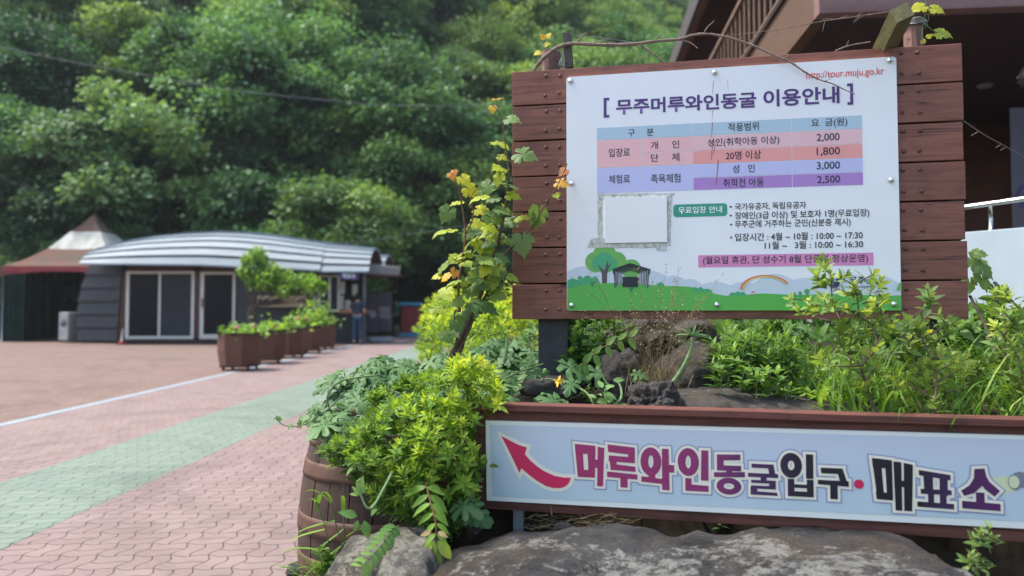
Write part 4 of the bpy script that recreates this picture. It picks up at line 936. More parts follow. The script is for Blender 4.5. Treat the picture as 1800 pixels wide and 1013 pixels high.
def standee(px0, px1, py0, py1, Y, label):
    t = thing('banner_stand', label, 'banner stand', (X((px0+px1)/2, Y), Y, gz(Y)))
    mb = MB(); mb.box((X((px0+px1)/2,Y), Y, (Zp(py0,Y)+Zp(py1,Y))/2), (X(px1,Y)-X(px0,Y), .05, Zp(py0,Y)-Zp(py1,Y))); mb.build('panel', plain('slate_banner_'+str(px0), (.075,.065,.082), .7, .3, 0, .15, 3), t)
    mb = MB(); mb.box((X((px0+px1)/2,Y), Y, gz(Y)+.06), (.5,.4,.12), bev=.02); mb.build('base', KGREY, t)
    return t
s1 = standee(645, 663, 518, 584, 27.6, 'dark slate banner stand beside the kiosk counter'); s2 = standee(663.5, 689, 514, 583, 27.9, 'wider dark slate banner stand with pale text lines')
mb = MB(); 
for py in (541,545,549,554,558): c = at(676, py, 27.86); mb.box(tuple(c), (.40,.012,.05))
mb.build('lettering', plain('pale_lettering', (.33,.31,.32), .7), s2)
mb = MB(); c = at(655,553,27.56); mb.ellipsoid(tuple(c), (.13,.012,.15)); mb.build('emblem', plain('pale_emblem', (.28,.27,.28), .7), s1)
cs = thing('low_platform', 'low pale grey metal step on the paving beside the banner stands', 'platform', (X(672,27), 27, gz(27)))
mb = MB(); mb.box((X(671,27),27,gz(27)+.12),(.75,.6,.16),bev=.02); mb.build('step', plain('step_grey', (.25,.28,.31), .6), cs); 
for sx in (-.3,.3): mb = MB(); mb.box((X(671,27)+sx,27,gz(27)+.02),(.06,.5,.045)); mb.build('foot', DARK, cs)
# stall in red and blue beyond
st = thing('red_stall', 'small red stall counter with blue top and base beyond the kiosk', 'stall', (X(722,33),33,gz(33)))
mb = MB(); mb.box((X(722,33),33,gz(33)+.75),(.75,.6,1.2),bev=.05); mb.build('body', plain('stall_red', (.22,.03,.03), .6), st)
mb = MB(); mb.box((X(722,33),33,gz(33)+1.42),(.95,.8,.13),bev=.05); mb.build('top', plain('stall_blue', (.05,.28,.42), .5), st)
mb = MB(); mb.box((X(722,33),33,gz(33)+.07),(.95,.8,.15),bev=.03); mb.build('base', bpy.data.materials['stall_blue'], st)
# air conditioner and small things by the tent
ac = thing('air_conditioner', 'white outdoor air conditioner unit between the tent and the shed', 'air conditioner', (X(124,27),27,gz(27)))
mb = MB(); mb.box((X(124,27),27,gz(27)+.60),(.34,.8,1.0),bev=.03); mb.build('casing', plain('ac_white', (.42,.43,.40), .6), ac)
mb = MB(); mb.lathe([(.001,0),(.12,0),(.14,-.02)], 20); mb.build('fan_grille', KGREY, ac, local=True).matrix_local = Matrix.Translation((0,-.41,.7)) @ Matrix.Rotation(R(90),4,'X')
br_ = thing('dustpan', 'red dustpan standing with its white handle beside the sliding door', 'dustpan', (X(215,25.6),25.6,gz(25.6)))
mb = MB(); mb.box((X(215,25.6),25.6,gz(25.6)+.06),(.20,.15,.10),bev=.02); mb.build('pan', plain('red_plastic', (.40,.03,.04), .5), br_)
mb = MB(); mb.tube([(X(215,25.6),25.6,gz(25.6)+.1),(X(216,25.6),25.65,gz(25.6)+.55)], .03, 8); mb.build('handle', FRAMEW, br_)

# canopy tent
TR = NB('faded_tent_red'); v_ = TR.noise(TR.obj(), 1.6, 6, .6); TRm = TR.base(TR.ramp(v_, [(.35,(.085,.070,.052)), (.6,(.125,.060,.046))]), .85, .2)
TW = NB('faded_tent_white'); v_ = TW.noise(TW.obj((1,1,.3)), 2.4, 6, .6); TWm = TW.base(TW.ramp(v_, [(.35,(.30,.31,.27)), (.6,(.48,.48,.44))]), .85, .2)
TV = plain('valance_red', (.26,.045,.045), .7, .3, 0, .2, 2); TG = plain('dark_green_curtain', (.016,.040,.032), .8, .2, 0, .4, 1.2)
YT0 = 27.6; tx0 = X(2,YT0); tx1 = tx0+4.34; tc = (tx0+tx1)/2; tent = thing('canopy_tent', 'peaked market tent with faded red and white canopy and green curtains', 'tent', (tc, YT0+2.17, gz(YT0)))
hw = (tx1-tx0)/2; ze = Zp(467,YT0); lv = [(1.0, ze), (.80, ze+.22), (.52, Zp(437,YT0+1.0)), (.27, Zp(407,YT0+1.55)), (.12, Zp(392,YT0+1.9)), (.015, Zp(377,YT0+2.15))]
def sqr(f, z, n=10):
    P = []; y_c = YT0+hw
    for (ax, ay), (bx, by) in zip([(-1,-1),(1,-1),(1,1),(-1,1)], [(1,-1),(1,1),(-1,1),(-1,-1)]):
        for k in range(n): t = k/n; P.append((tc+hw*f*(ax+(bx-ax)*t), y_c+hw*f*(ay+(by-ay)*t), z-.05*math.sin(math.pi*t)*f))
    return P
mb = MB(); V = []; 
for f, z in lv: V += sqr(f, z)
m = 40
for i in range(len(lv)-1): mb.add(V[i*m:(i+2)*m], [[k, (k+1)%m, m+(k+1)%m, m+k] for k in range(m)], 1 if i == 2 else 0)
mb.build('canopy', [TRm, TWm], tent)
mb = MB(); n = 20; y_c = YT0+hw
for (ax, ay), (bx, by) in zip([(-1,-1),(1,-1),(-1,1)], [(1,-1),(1,1),(-1,-1)]):
    V = []
    for k in range(2*n+1):
        t = k/(2*n); dz = .42 - .20*abs(math.sin(math.pi*t))**.6
        x_, y_ = tc+hw*1.005*(ax+(bx-ax)*t), y_c+hw*1.005*(ay+(by-ay)*t); V += [(x_, y_, ze-.02), (x_, y_, ze-dz)]
    mb.add(V, [[2*k, 2*k+2, 2*k+3, 2*k+1] for k in range(2*n)])
mb.build('valance', TV, tent)
def curtain(x0, y0, x1, y1, z0, z1):
    n = 40; m_ = MB(); d = Vector((x1-x0, y1-y0, 0)); pr_ = Vector((-d.y, d.x, 0)).normalized()
    m_.add([tuple(Vector((x0,y0,z)) + d*k/n + pr_*.05*math.sin(k*1.1)) for k in range(n+1) for z in (z0, z1)], [[2*k,2*k+2,2*k+3,2*k+1] for k in range(n)]); m_.build('curtain', TG, tent)
g_ = gz(YT0)
curtain(tx0, y_c+hw, tx1, y_c+hw, g_, ze-.1); curtain(tx0, YT0, tx0, y_c+hw, g_, ze-.1); curtain(tx0, YT0, tx0+.85, YT0+.05, g_, ze-.2); curtain(tx1, YT0, tx1, y_c+hw, g_, ze-.1)
for ax in (-1, 1): mb = MB(); mb.tube([(tc+ax*hw*.985, YT0+.05, g_-.05), (tc+ax*hw*.985, YT0+.05, ze)], .035, 8); mb.build('pole', GREYST, tent)

# planters on castor bases
PL = leafmat('planter_leaves', [(0,(.07,.16,.035)), (.5,(.17,.34,.06)), (1,(.34,.52,.10))], .42)
PETAL = plain('pink_petal', (.55,.10,.20), .5)
def planter(i, x, y, hgt, leafh, tall):
    t = thing('planter_tub', ['', '', '', '', ''][0] or 'x', 'planter', (x, y, gz(y)), 0, 'wooden planter tubs along the path')
    mb = MB(); n = 8; pr_ = [(.40,.10),(.445,.40),(.455,.74),(.435,.74),(.43,.66)]
    V = [(r_*math.cos(6.2832*(k+.5)/n)*1.0, r_*math.sin(6.2832*(k+.5)/n), z) for r_, z in pr_ for k in range(n)]
    mb.add(V, [[q*n+k, q*n+(k+1)%n, (q+1)*n+(k+1)%n, (q+1)*n+k] for q in range(4) for k in range(n)] + [[k for k in range(n)][::-1], [4*n+k for k in range(n)]])
    mb.build('tub', PLANTERW, t, local=True)
    mb = MB(); mb.lathe([(.44,.728),(.476,.73),(.476,.765),(.44,.768)], 8, smooth=False); mb.build('rim', DARK, t, local=True)
    mb = MB(); mb.box((0,0,.085),(.62,.62,.035)); mb.build('dolly', DARK, t, local=True)
    for sx in (-1,1):
        for sy in (-1,1): m_ = MB(); m_.tube([(sx*.25-.02,sy*.25,.035),(sx*.25+.02,sy*.25,.035)], .035, 12); m_.build('castor', DARK, t, local=True)
    return t
def bush_in(i, x, y, z, rx, hgt, n, lab, flowers=0, leaf=.13):
    r = np.random.default_rng(50+i); p = r.normal(size=(n,3))*[rx*.48, rx*.48, hgt*.34]; p[:,2] = np.abs(p[:,2])*1.2; p += [x,y,z]
    d = r.normal(size=(n,3))*[1,1,.5] + [0,0,.3]; nr = r.normal(size=(n,3))*.5 + [0,0,1]
    mb = MB(); mb.leaves(BROAD, p, d, nr, r.uniform(.6,1.3,n)*leaf, np.clip(r.normal(.6,.25,n),0,1)); 
    for k in range(14): a = r.uniform(0,6.28); mb.tube([(x,y,z-.12),(x+math.cos(a)*rx*.3,y+math.sin(a)*rx*.3,z+hgt*.5)], .006, 4, 0, .2)
    t = thing('potted_plant', lab, 'plant', (x,y,z), 0, 'plants in the planter tubs'); mb.build('foliage', PL, t)
    for k in range(flowers):
        mb = MB()
        q = r.normal(size=3)*[rx*.45,rx*.45,.05]+[x,y-.1,z+hgt*.55]; mb.ellipsoid(tuple(q), (.06,.06,.05), 0, 8, 6); mb.build('flower', PETAL, t)
    return t
pxs = [(424,15.35),(0,17.2),(0,19.05),(0,20.9),(0,22.8)]
x0_, x1_ = X(424,15.35), X(565,22.8)
pl_lab = ['nearest brown planter tub on a castor base in the row', 'second planter tub in the row, half hidden by the nearest', 'middle planter tub of the five in the row', 'fourth planter tub in the row, next to the farthest', 'farthest planter tub in the row, beside the kiosk counter']
pp_lab = ['low green plants with a red flower in the nearest planter tub', 'low green plants in the second planter tub', 'low green plants in the middle planter tub', 'leafy plant with pink flower in the fourth planter tub', 'tall bright green bush in the farthest planter tub']
tub0 = None
for i in range(5):
    y_ = 15.35+(22.8-15.35)*i/4; x_ = x0_+(x1_-x0_)*i/4
    if tub0 is None: tub0 = planter(0, x_, y_, .74, 0, 0); t = tub0
    else: t = dup(tub0, loc=(x_, y_, gz(y_)), rz=i*.35)
    t['label'] = pl_lab[i]; zt_ = gz(y_)+.74
    bush_in(i, x_, y_, zt_-.05, .42, [.26,.26,.30,.62,.75][i], [260,240,240,420,480][i], pp_lab[i], [2,1,0,2,0][i])
# small tree in a pot in front of the shed
tr = thing('potted_tree', 'small bright green spreading tree in a reddish pot in front of the shed', 'tree', (X(445,24.5),24.5,gz(24.5)))
mb = MB(); mb.lathe([(.001,0),(.22,0),(.34,.42),(.36,.46),(.32,.46),(.30,.38),(.001,.38)], 20, tuple(tr.location)); mb.build('pot', plain('terracotta', (.20,.075,.045), .8), tr)
mb = MB(); base = Vector((X(445,24.5),24.5,gz(24.5)+.35)); r = np.random.default_rng(77); P=[]; 
blobs = [(438,455,12),(452,452,20),(462,470,18),(430,478,12),(448,490,20),(470,492,20),(490,498,20),(512,500,20),(532,498,18),(552,500,16),(568,505,10),(480,478,14),(505,485,12),(430,460,8),(500,512,14),(545,488,10)]
for (px,py,rp) in blobs:
    c = at(px,py,24.5+r.uniform(-.5,.5)); rad = rp/F*24.5; n = int(260*(rp/18)**2); q = r.normal(size=(n,3)); q /= np.linalg.norm(q,axis=1,keepdims=True); q *= r.uniform(.3,1.05,(n,1)); P.append(np.array(tuple(c))+q*rad)
    mb.tube(bez([base, base+Vector((.05*r.normal(),0,.9)), base+(c-base)*.6+Vector((0,0,.15)), c]), [.045*(1-.85*k/18) for k in range(19)], 6)
mb.build('trunk', BARK, tr)
P = np.concatenate(P); n = len(P); mb = MB(); mb.leaves(BROAD, P, r.normal(size=(n,3))+[0,0,-.2], r.normal(size=(n,3))*.6+[0,0,1], r.uniform(.09,.19,n), np.clip(r.normal(.5,.25,n),0,1)); mb.build('crown', PL, tr)
# overhead cables
CAB = plain('pale_cable', (.10,.115,.12), .6, .3, 0, .1, 3)
def cable(pts, r_, label):
    mb = MB(); P = bez([at(x,y,Y) for x,y,Y in pts], 10); mb.tube(P, r_, 6); tag(mb.build('overhead_cable', CAB, origin=tuple(P[0])), label, 'cable')
cable([(-60,70,27),(110,106,27.5),(275,136,28),(430,161,28.5),(560,175,29),(700,186,29.5),(900,184,30),(1150,170,31)], .016, 'long sagging overhead cable across the forest')
cable([(545,428,27.5),(640,425,28.5),(720,412,29.5),(900,385,31)], .014, 'cable running from the kiosk roof into the trees')
cable([(-60,285,28),(0,312,29),(90,344,31),(200,378,33)], .015, 'dark cable slanting down at the left edge in front of the trees')
# ---------------------------------------------------------------- people
SKIN = plain('skin', (.52,.30,.21), .55, .4, 0, .06, 20); HAIRM = plain('dark_hair', (.012,.011,.011), .55, .2, 0, .4, 60)
def skin_mesh(name, J, E, mat, parent, sub=2, root=0):
    names = list(J); me = bpy.data.meshes.new(name); me.from_pydata([J[k][0] for k in names], [(names.index(a), names.index(b_)) for a, b_ in E], [])
    o = bpy.data.objects.new(name, me); COL.objects.link(o)
    md = o.modifiers.new('skin', 'SKIN'); md.use_smooth_shade = True; sv = me.skin_vertices[0].data if me.skin_vertices else None
    if sv is None:
        bm = bmesh.new(); bm.from_mesh(me); bm.verts.layers.skin.verify(); bm.to_mesh(me); bm.free(); sv = me.skin_vertices[0].data
    for i, k in enumerate(names):
        r_ = J[k][1]; sv[i].radius = r_ if isinstance(r_, tuple) else (r_, r_); sv[i].use_root = (i == root)
    ss = o.modifiers.new('sub', 'SUBSURF'); ss.levels = sub; ss.render_levels = sub
    dg = bpy.context.evaluated_depsgraph_get(); dg.update(); m2 = bpy.data.meshes.new_from_object(o.evaluated_get(dg)); bpy.data.objects.remove(o); bpy.data.meshes.remove(me)
    m2.materials.clear(); m2.materials.append(mat)
    for p in m2.polygons: p.use_smooth = True
    o = bpy.data.objects.new(name, m2); COL.objects.link(o); o.parent = parent; return o
def person(label, loc, rz, hgt, shirt, trousers, arms, stride=.05, shorts=False, lean=0, fringe=False):
    # arms: for each side the elbow and the wrist; faces -y in its own axes
    t = thing('person', label, 'person', loc, rz); k = hgt/1.72
    J = {}; E = []
    def j(n, p, r_): J[n] = (tuple(q*k for q in p), r_*k if not isinstance(r_, tuple) else tuple(q*k for q in r_))
    lz = lambda z: -lean*max(0, z-.95)
    j('pelvis',(0,0,.95),(.145,.10)); j('waist',(0,lz(1.10),1.10),(.13,.095)); j('chest',(0,lz(1.30),1.30),(.155,.11)); j('collar',(0,lz(1.43)+.01,1.43),(.09,.075)); j('neck',(0,lz(1.50)-.005,1.50),.052); j('jaw',(0,lz(1.56)-.02,1.57),(.066,.082)); j('brow',(0,lz(1.66)-.01,1.655),(.076,.094)); j('crown',(0,lz(1.70)+.005,1.705),(.055,.065)); j('nose',(0,lz(1.6)-.115,1.60),.012)
    E += [('pelvis','waist'),('waist','chest'),('chest','collar'),('collar','neck'),('neck','jaw'),('jaw','brow'),('brow','crown'),('jaw','nose')]
    A = {}
    for sd_, sg in (('l',1),('r',-1)):
        el, wr = arms[0 if sg == 1 else 1]; el = Vector(el); wr = Vector(wr)
        j('ear'+sd_,(sg*.082,lz(1.61)+.01,1.61),.016); E.append(('brow','ear'+sd_))
        j('sh'+sd_,(sg*.185,lz(1.40),1.40),.058); j('el'+sd_,el,.042); j('wr'+sd_,wr,(.028,.024)); E += [('collar','sh'+sd_),('sh'+sd_,'el'+sd_),('el'+sd_,'wr'+sd_)]
        d = (wr-el).normalized(); side = Vector((0,1,0)) - d*d.y; side.normalize(); nrm = d.cross(side)
        pm = wr + d*.055; j('pm'+sd_,pm,(.030,.018)); E.append(('wr'+sd_,'pm'+sd_))
        for f_ in range(4):
            o_ = side*(.030-.020*f_)*-1; L_ = (.062,.072,.068,.052)[f_]; kn = pm + o_ + d*.030; mid = kn + d*L_*.55 - nrm*sg*.010; tip = kn + d*L_ - nrm*sg*.026
            for nm_, q, r_ in (('k',kn,.0095),('m',mid,.0085),('t',tip,.0070)): j(nm_+sd_+str(f_), q, r_)
            E += [('pm'+sd_,'k'+sd_+str(f_)),('k'+sd_+str(f_),'m'+sd_+str(f_)),('m'+sd_+str(f_),'t'+sd_+str(f_))]
        th = wr + d*.025 - side*.034; j('h0'+sd_, th, .011); j('h1'+sd_, th + d*.035 - side*.016 - nrm*sg*.01, .0085); E += [('wr'+sd_,'h0'+sd_),('h0'+sd_,'h1'+sd_)]
        sy = sg*stride
        j('hp'+sd_,(sg*.092,0,.90),.088); j('kn'+sd_,(sg*.10,sy*.5-.02,.50),.058); j('an'+sd_,(sg*.105,sy+.02,.09),.038); j('to'+sd_,(sg*.115,sy-.12,.035),(.036,.026)); j('he'+sd_,(sg*.105,sy+.055,.035),.032)
        E += [('pelvis','hp'+sd_),('hp'+sd_,'kn'+sd_),('kn'+sd_,'an'+sd_),('an'+sd_,'to'+sd_),('an'+sd_,'he'+sd_)]
    skin_mesh('body', J, E, SKIN, t, 1)
    def sub(keys, edges, grow, cut=()):
        K = {}
        for q in keys: p, r_ = J[q]; K[q] = (p, tuple(x+grow for x in r_) if isinstance(r_, tuple) else r_+grow)
        for a, b_, f_, nm_, r_ in cut: pa, pb = Vector(J[a][0]), Vector(J[b_][0]); K[nm_] = (tuple(pa+(pb-pa)*f_), r_*k)
        return K, edges
    K, EE = sub(['pelvis','waist','chest','collar','shl','shr'], [('pelvis','waist'),('waist','chest'),('chest','collar'),('collar','shl'),('collar','shr'),('shl','sl'),('shr','sr')], .018, [('shl','ell',.75,'sl',.066),('shr','elr',.75,'sr',.066)])
    skin_mesh('shirt', K, EE, shirt, t, 2)
    e_ = .12 if shorts else .96
    if shorts: cut = [('knl','anl',.02,'tl',.085),('knr','anr',.02,'tr',.085)]; EE = [('pelvis','hpl'),('pelvis','hpr'),('hpl','tl'),('hpr','tr')]; kk = ['pelvis','hpl','hpr']
    else: cut = [('knl','anl',.92,'tl',.056),('knr','anr',.92,'tr',.056)]; EE = [('pelvis','hpl'),('pelvis','hpr'),('hpl','knl'),('hpr','knr'),('knl','tl'),('knr','tr')]; kk = ['pelvis','hpl','hpr','knl','knr']
    K, EE = sub(kk, EE, .016, cut); skin_mesh('trousers', K, EE, trousers, t, 2)
    mb = MB(); hc = Vector((0, lz(1.66)+.012, 1.652))*k
    mb.ellipsoid(tuple(hc), (.094*k,.112*k,.112*k), 0, 24, 18, zmin=-.15)
    if fringe: mb.ellipsoid((hc.x, hc.y-.012*k, hc.z-.012*k), (.093*k,.112*k,.085*k), 0, 24, 18, zmin=-.5)
    mb.ellipsoid((hc.x, hc.y+.03*k, hc.z-.03*k), (.088*k,.085*k,.10*k), 0, 20, 14)
    rr = np.random.default_rng(5); n = 2200 if fringe else 900; q = rr.normal(size=(n,3)); q /= np.linalg.norm(q,axis=1,keepdims=True); q = q[(q[:,2] > (-.5 if fringe else -.1)) | (q[:,1] > .2)]; q = q[~((q[:,1] < -.55) & (q[:,2] < (-.45 if fringe else .45)))]
    mb.leaves(NARROW, np.array(tuple(hc))+q*np.array([.090,.108,.108])*k, q*.35+np.array([0,.25,-.6])+rr.normal(0,.25,(len(q),3)), q, rr.uniform(.03,.055,len(q)), .5)
    mb.build('hair', HAIRM, t, local=True)
    mb = MB()
    for sg in (-1,1):
        mb.ellipsoid((sg*.031*k, (lz(1.63)-.098)*k, 1.628*k), (.013*k,.010*k,.010*k), 0, 10, 8); mb.ellipsoid((sg*.031*k, (lz(1.63)-.1065)*k, 1.628*k), (.006*k,.003*k,.006*k), 1, 8, 6)
    mb.build('eyes', [FRAMEW, HAIRM], t, local=True)
    mb = MB(); mb.ellipsoid((0,(lz(1.55)-.104)*k,1.557*k), (.024*k,.008*k,.007*k)); mb.build('mouth', plain('lips', (.35,.12,.10), .5), t, local=True)
    mb = MB()
    for s_ in 'lr':
        a, b_ = Vector(J['he'+s_][0]), Vector(J['to'+s_][0]); c = (a+b_)/2; m_ = MB(); m_.ellipsoid((c.x, c.y-.01*k, .045*k), (.050*k,.135*k,.045*k), 0, 14, 10); m_.build('shoe', HAIRM, t, local=True)
    return t
NAVY = plain('navy_shirt', (.035,.045,.075), .8, .2, 0, .15, 8); JEAN = plain('blue_jeans', (.035,.075,.13), .8, .2, 0, .25, 10); TEAL = plain('teal_shirt', (.015,.24,.17), .8, .2, 0, .1, 8); DKSH = plain('dark_shorts', (.02,.022,.03), .8, .2, 0, .1, 8)
p_ = ground_at(628, 605.5)
person('person seen from behind in navy shirt and blue jeans standing at the kiosk counter', (p_.x, p_.y, gz(p_.y)), R(180), 1.74, NAVY, JEAN, [((.25,.03,1.14),(.17,-.14,1.02)), ((-.25,.03,1.14),(-.17,-.14,1.02))], .03)
p_ = ground_at(698, 590.5)
person('person in teal shirt and dark shorts standing beyond the kiosk', (p_.x, p_.y, gz(p_.y)), R(-70), 1.60, TEAL, DKSH, [((.22,.02,1.10),(.20,-.20,1.02)), ((-.22,.02,1.10),(-.20,-.18,1.0))], .06, True)
hd = at(1830, 140, 5.15)
person('person with short dark hair on the terrace at the right edge, one pale hand out', (hd.x+.34, hd.y, 1.352), R(-80), 1.72*(hd.z-1.352)/1.65, plain('grey_shirt', (.16,.16,.17), .8), DKSH, [((.27,-.22,1.10),(.29,-.47,.83)), ((-.25,.05,1.12),(-.30,-.12,.90))], .10, lean=.62, fringe=True)
# ---------------------------------------------------------------- plants in the bed
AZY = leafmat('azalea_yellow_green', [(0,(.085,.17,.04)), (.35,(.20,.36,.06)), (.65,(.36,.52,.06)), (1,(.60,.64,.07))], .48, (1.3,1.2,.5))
AZR = leafmat('azalea_grey_green', [(0,(.085,.15,.045)), (.4,(.19,.315,.085)), (.75,(.34,.455,.12)), (1,(.54,.60,.14))], .45, (1.3,1.2,.5))
MELM = leafmat('melon_leaf', [(0,(.045,.115,.045)), (.5,(.10,.205,.075)), (1,(.20,.34,.12))], .35, (1.3,1.25,.5), .5)
GRPM = leafmat('grapevine_leaf', [(0,(.06,.13,.035)), (.4,(.18,.30,.10)), (.7,(.42,.50,.045)), (.85,(.66,.60,.045)), (.93,(.68,.36,.08)), (1,(.58,.25,.12))], .5, (1.45,1.25,.4))
GRSM = leafmat('grass_blade', [(0,(.06,.14,.03)), (.5,(.15,.30,.055)), (1,(.32,.47,.09))], .42, (1.3,1.25,.5))
DRYM = leafmat('dry_grass_blade', [(0,(.16,.12,.065)), (.5,(.30,.235,.13)), (1,(.44,.36,.22))], .25, (1.1,1,.8), .7)
MUGM = leafmat('leafy_herb', [(0,(.05,.13,.04)), (.5,(.12,.25,.065)), (1,(.26,.42,.10))], .4, (1.3,1.25,.5))
STEMG = plain('green_stem', (.11,.17,.06), .6, .3, 0, .3, 40); STEMR = plain('red_brown_stem', (.14,.06,.035), .7, .3, 0, .3, 50); PALEST = plain('hairy_pale_stem', (.20,.30,.13), .8, .2, 0, .15, 80)
AZSTEM = plain('azalea_bark', (.12,.088,.065), .85, .2, 0, .4, 60)
AZX = lance(.44, 3, .14, .2)
PINL = lance(.36, 5, .14, .35)
AZW = lance(.35, 3, .14, .22)
def inpoly(x, y, P):
    c = False; j = len(P)-1
    for i in range(len(P)):
        if (P[i][1] > y) != (P[j][1] > y) and x < (P[j][0]-P[i][0])*(y-P[i][1])/(P[j][1]-P[i][1])+P[i][0]: c = not c
        j = i
    return c
def shrub_tree(mb, bases, tips, r0=.0016, mat=0, wob=.012, seed=0):
    rr = random.Random(seed); N = [Vector(b_) for b_ in bases]; par = [-1]*len(N); plen = [0.0]*len(N)
    bc_ = sum(N, Vector((0,0,0)))/len(N); dirs = []
    for ti in sorted(range(len(tips)), key=lambda i: (Vector(tips[i])-bc_).length):
        t = Vector(tips[ti]); best = min(range(len(N)), key=lambda i: (N[i]-t).length + .32*plen[i] + (.25 if N[i].z > t.z+.02 else 0))
        a = N[best]; L_ = (t-a).length; k = max(1, int(L_/.05)); prev = best
        for s_ in range(1, k+1):
            f = s_/k; q = a.lerp(t, f) + (Vector((rr.uniform(-1,1), rr.uniform(-1,1), rr.uniform(-1,1)))*wob + Vector((0,0,-.25*L_*f*(1-f))))*(0 if s_ == k else 1)
            N.append(q); par.append(prev); plen.append(plen[prev]+L_/k); prev = len(N)-1
        dirs.append((ti, (N[prev]-N[par[prev]]).normalized()))
    cnt = [0]*len(N)
    for i in range(len(N)-1, -1, -1):
        cnt[i] = max(cnt[i], 1)
        if par[i] >= 0: cnt[par[i]] += cnt[i] if cnt[i] > 1 else 1
    rad = lambda i: min(r0*max(1, cnt[i])**.36, r0*8)
    for i in range(len(N)):
        if par[i] >= 0: mb.tube([N[par[i]], N[i]], [max(rad(i), rad(par[i])*.8 if par[par[i]] >= 0 else rad(i)), rad(i)], 5, mat, cap=False)
    return dict(dirs)
def rosette(mb, p, d, n, L, tint, r, mat=1, T=AZ, tilt=(24,68), up=.5):
    p = np.array(tuple(p)); d = np.array(tuple(d)) + np.array([0,0,up]); d = d/np.linalg.norm(d)
    a = np.cross(d, [.3,.5,.8]); a /= np.linalg.norm(a); b_ = np.cross(d, a)
    k = np.arange(n); an = k*2.399 + r.uniform(0,6); f = (k+.5)/n; tl = np.radians(tilt[0] + (tilt[1]-tilt[0])*(1-f)) + r.normal(0,.12,n)
    out = a[None]*np.cos(an)[:,None] + b_[None]*np.sin(an)[:,None]
    dd = out*np.sin(tl)[:,None] + d[None]*np.cos(tl)[:,None]; nn = d[None]*np.sin(tl)[:,None] - out*np.cos(tl)[:,None]
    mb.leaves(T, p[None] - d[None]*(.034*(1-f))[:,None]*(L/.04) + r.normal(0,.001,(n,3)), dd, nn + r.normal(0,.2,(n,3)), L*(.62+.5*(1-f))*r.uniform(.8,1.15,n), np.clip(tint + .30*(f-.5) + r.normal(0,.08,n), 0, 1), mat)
def shrub(name, label, bases, tips, leaf, tints, L=.040, n=9, seed=0, cat='shrub', group=None, extra=.5, r0=.0014, T=AZ, stem=None, tilt=(24,68), up=.55):
    mb = MB(); r = np.random.default_rng(seed); dr = shrub_tree(mb, bases, tips, r0, 0, .012, seed)
    for i, t in enumerate(tips):
        rosette(mb, t, dr[i], int(n+r.integers(-2,3)), L*r.uniform(.75,1.2), tints[i], r, 1, T, tilt, up)
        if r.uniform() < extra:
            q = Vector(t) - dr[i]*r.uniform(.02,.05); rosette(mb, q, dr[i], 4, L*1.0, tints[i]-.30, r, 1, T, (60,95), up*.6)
    b0 = Vector(bases[0]); t = thing(name, label, cat, b0, 0, group)
    m1, m2 = MB(), MB()
    mb.build('x', [stem or AZSTEM, leaf], None, origin=b0)   # split into stems and foliage
    o = bpy.context.scene.objects[-1] if False else COL.objects[-1]
    o.name = 'foliage'; o.data.name = 'foliage'; o.parent = t; o.location = (0,0,0)
    return t
r = np.random.default_rng(21)
def sample(poly, n, yf, rn):
    xs_ = [p[0] for p in poly]; ys_ = [p[1] for p in poly]; out = []
    while len(out) < n:
        x, y = rn.uniform(min(xs_), max(xs_)), rn.uniform(min(ys_), max(ys_))
        if inpoly(x, y, poly): out.append((x, y, yf(x, y)))
    return out
# big yellow-green azalea left of the arrow board
poly = [(585,790),(610,765),(655,725),(700,705),(735,690),(775,650),(795,628),(835,622),(880,660),(890,705),(848,722),(846,790),(843,850),(835,895),(800,925),(775,945),(735,935),(690,905),(655,885),(640,835),(612,812)]
S_ = sample(poly, 470, lambda x, y: 2.22 - .20*math.exp(-(((x-725)/110)**2+((y-800)/110)**2)) + r.uniform(-.02,.26), r)
tips = [tuple(at(x, y, Y)) for x, y, Y in S_]
S_ += sample([(640,745),(650,690),(720,655),(790,640),(770,700)], 60, lambda x, y: 2.46+r.uniform(-.06,.10), r)
S_ += sample([(562,795),(600,750),(660,735),(665,860),(628,862),(614,825),(580,812)], 90, lambda x, y: 2.34+r.uniform(-.06,.10), r)
tips = [tuple(at(x, y, Y)) for x, y, Y in S_]
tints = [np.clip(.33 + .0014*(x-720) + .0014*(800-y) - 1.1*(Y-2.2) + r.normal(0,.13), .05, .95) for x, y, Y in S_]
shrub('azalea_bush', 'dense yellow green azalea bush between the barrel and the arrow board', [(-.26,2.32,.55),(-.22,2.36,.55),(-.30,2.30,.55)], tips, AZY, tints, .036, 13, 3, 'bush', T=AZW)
for pts, lb in (([(745,985),(738,972),(752,955),(728,945),(712,925),(735,930)], 'x'),):
    pass
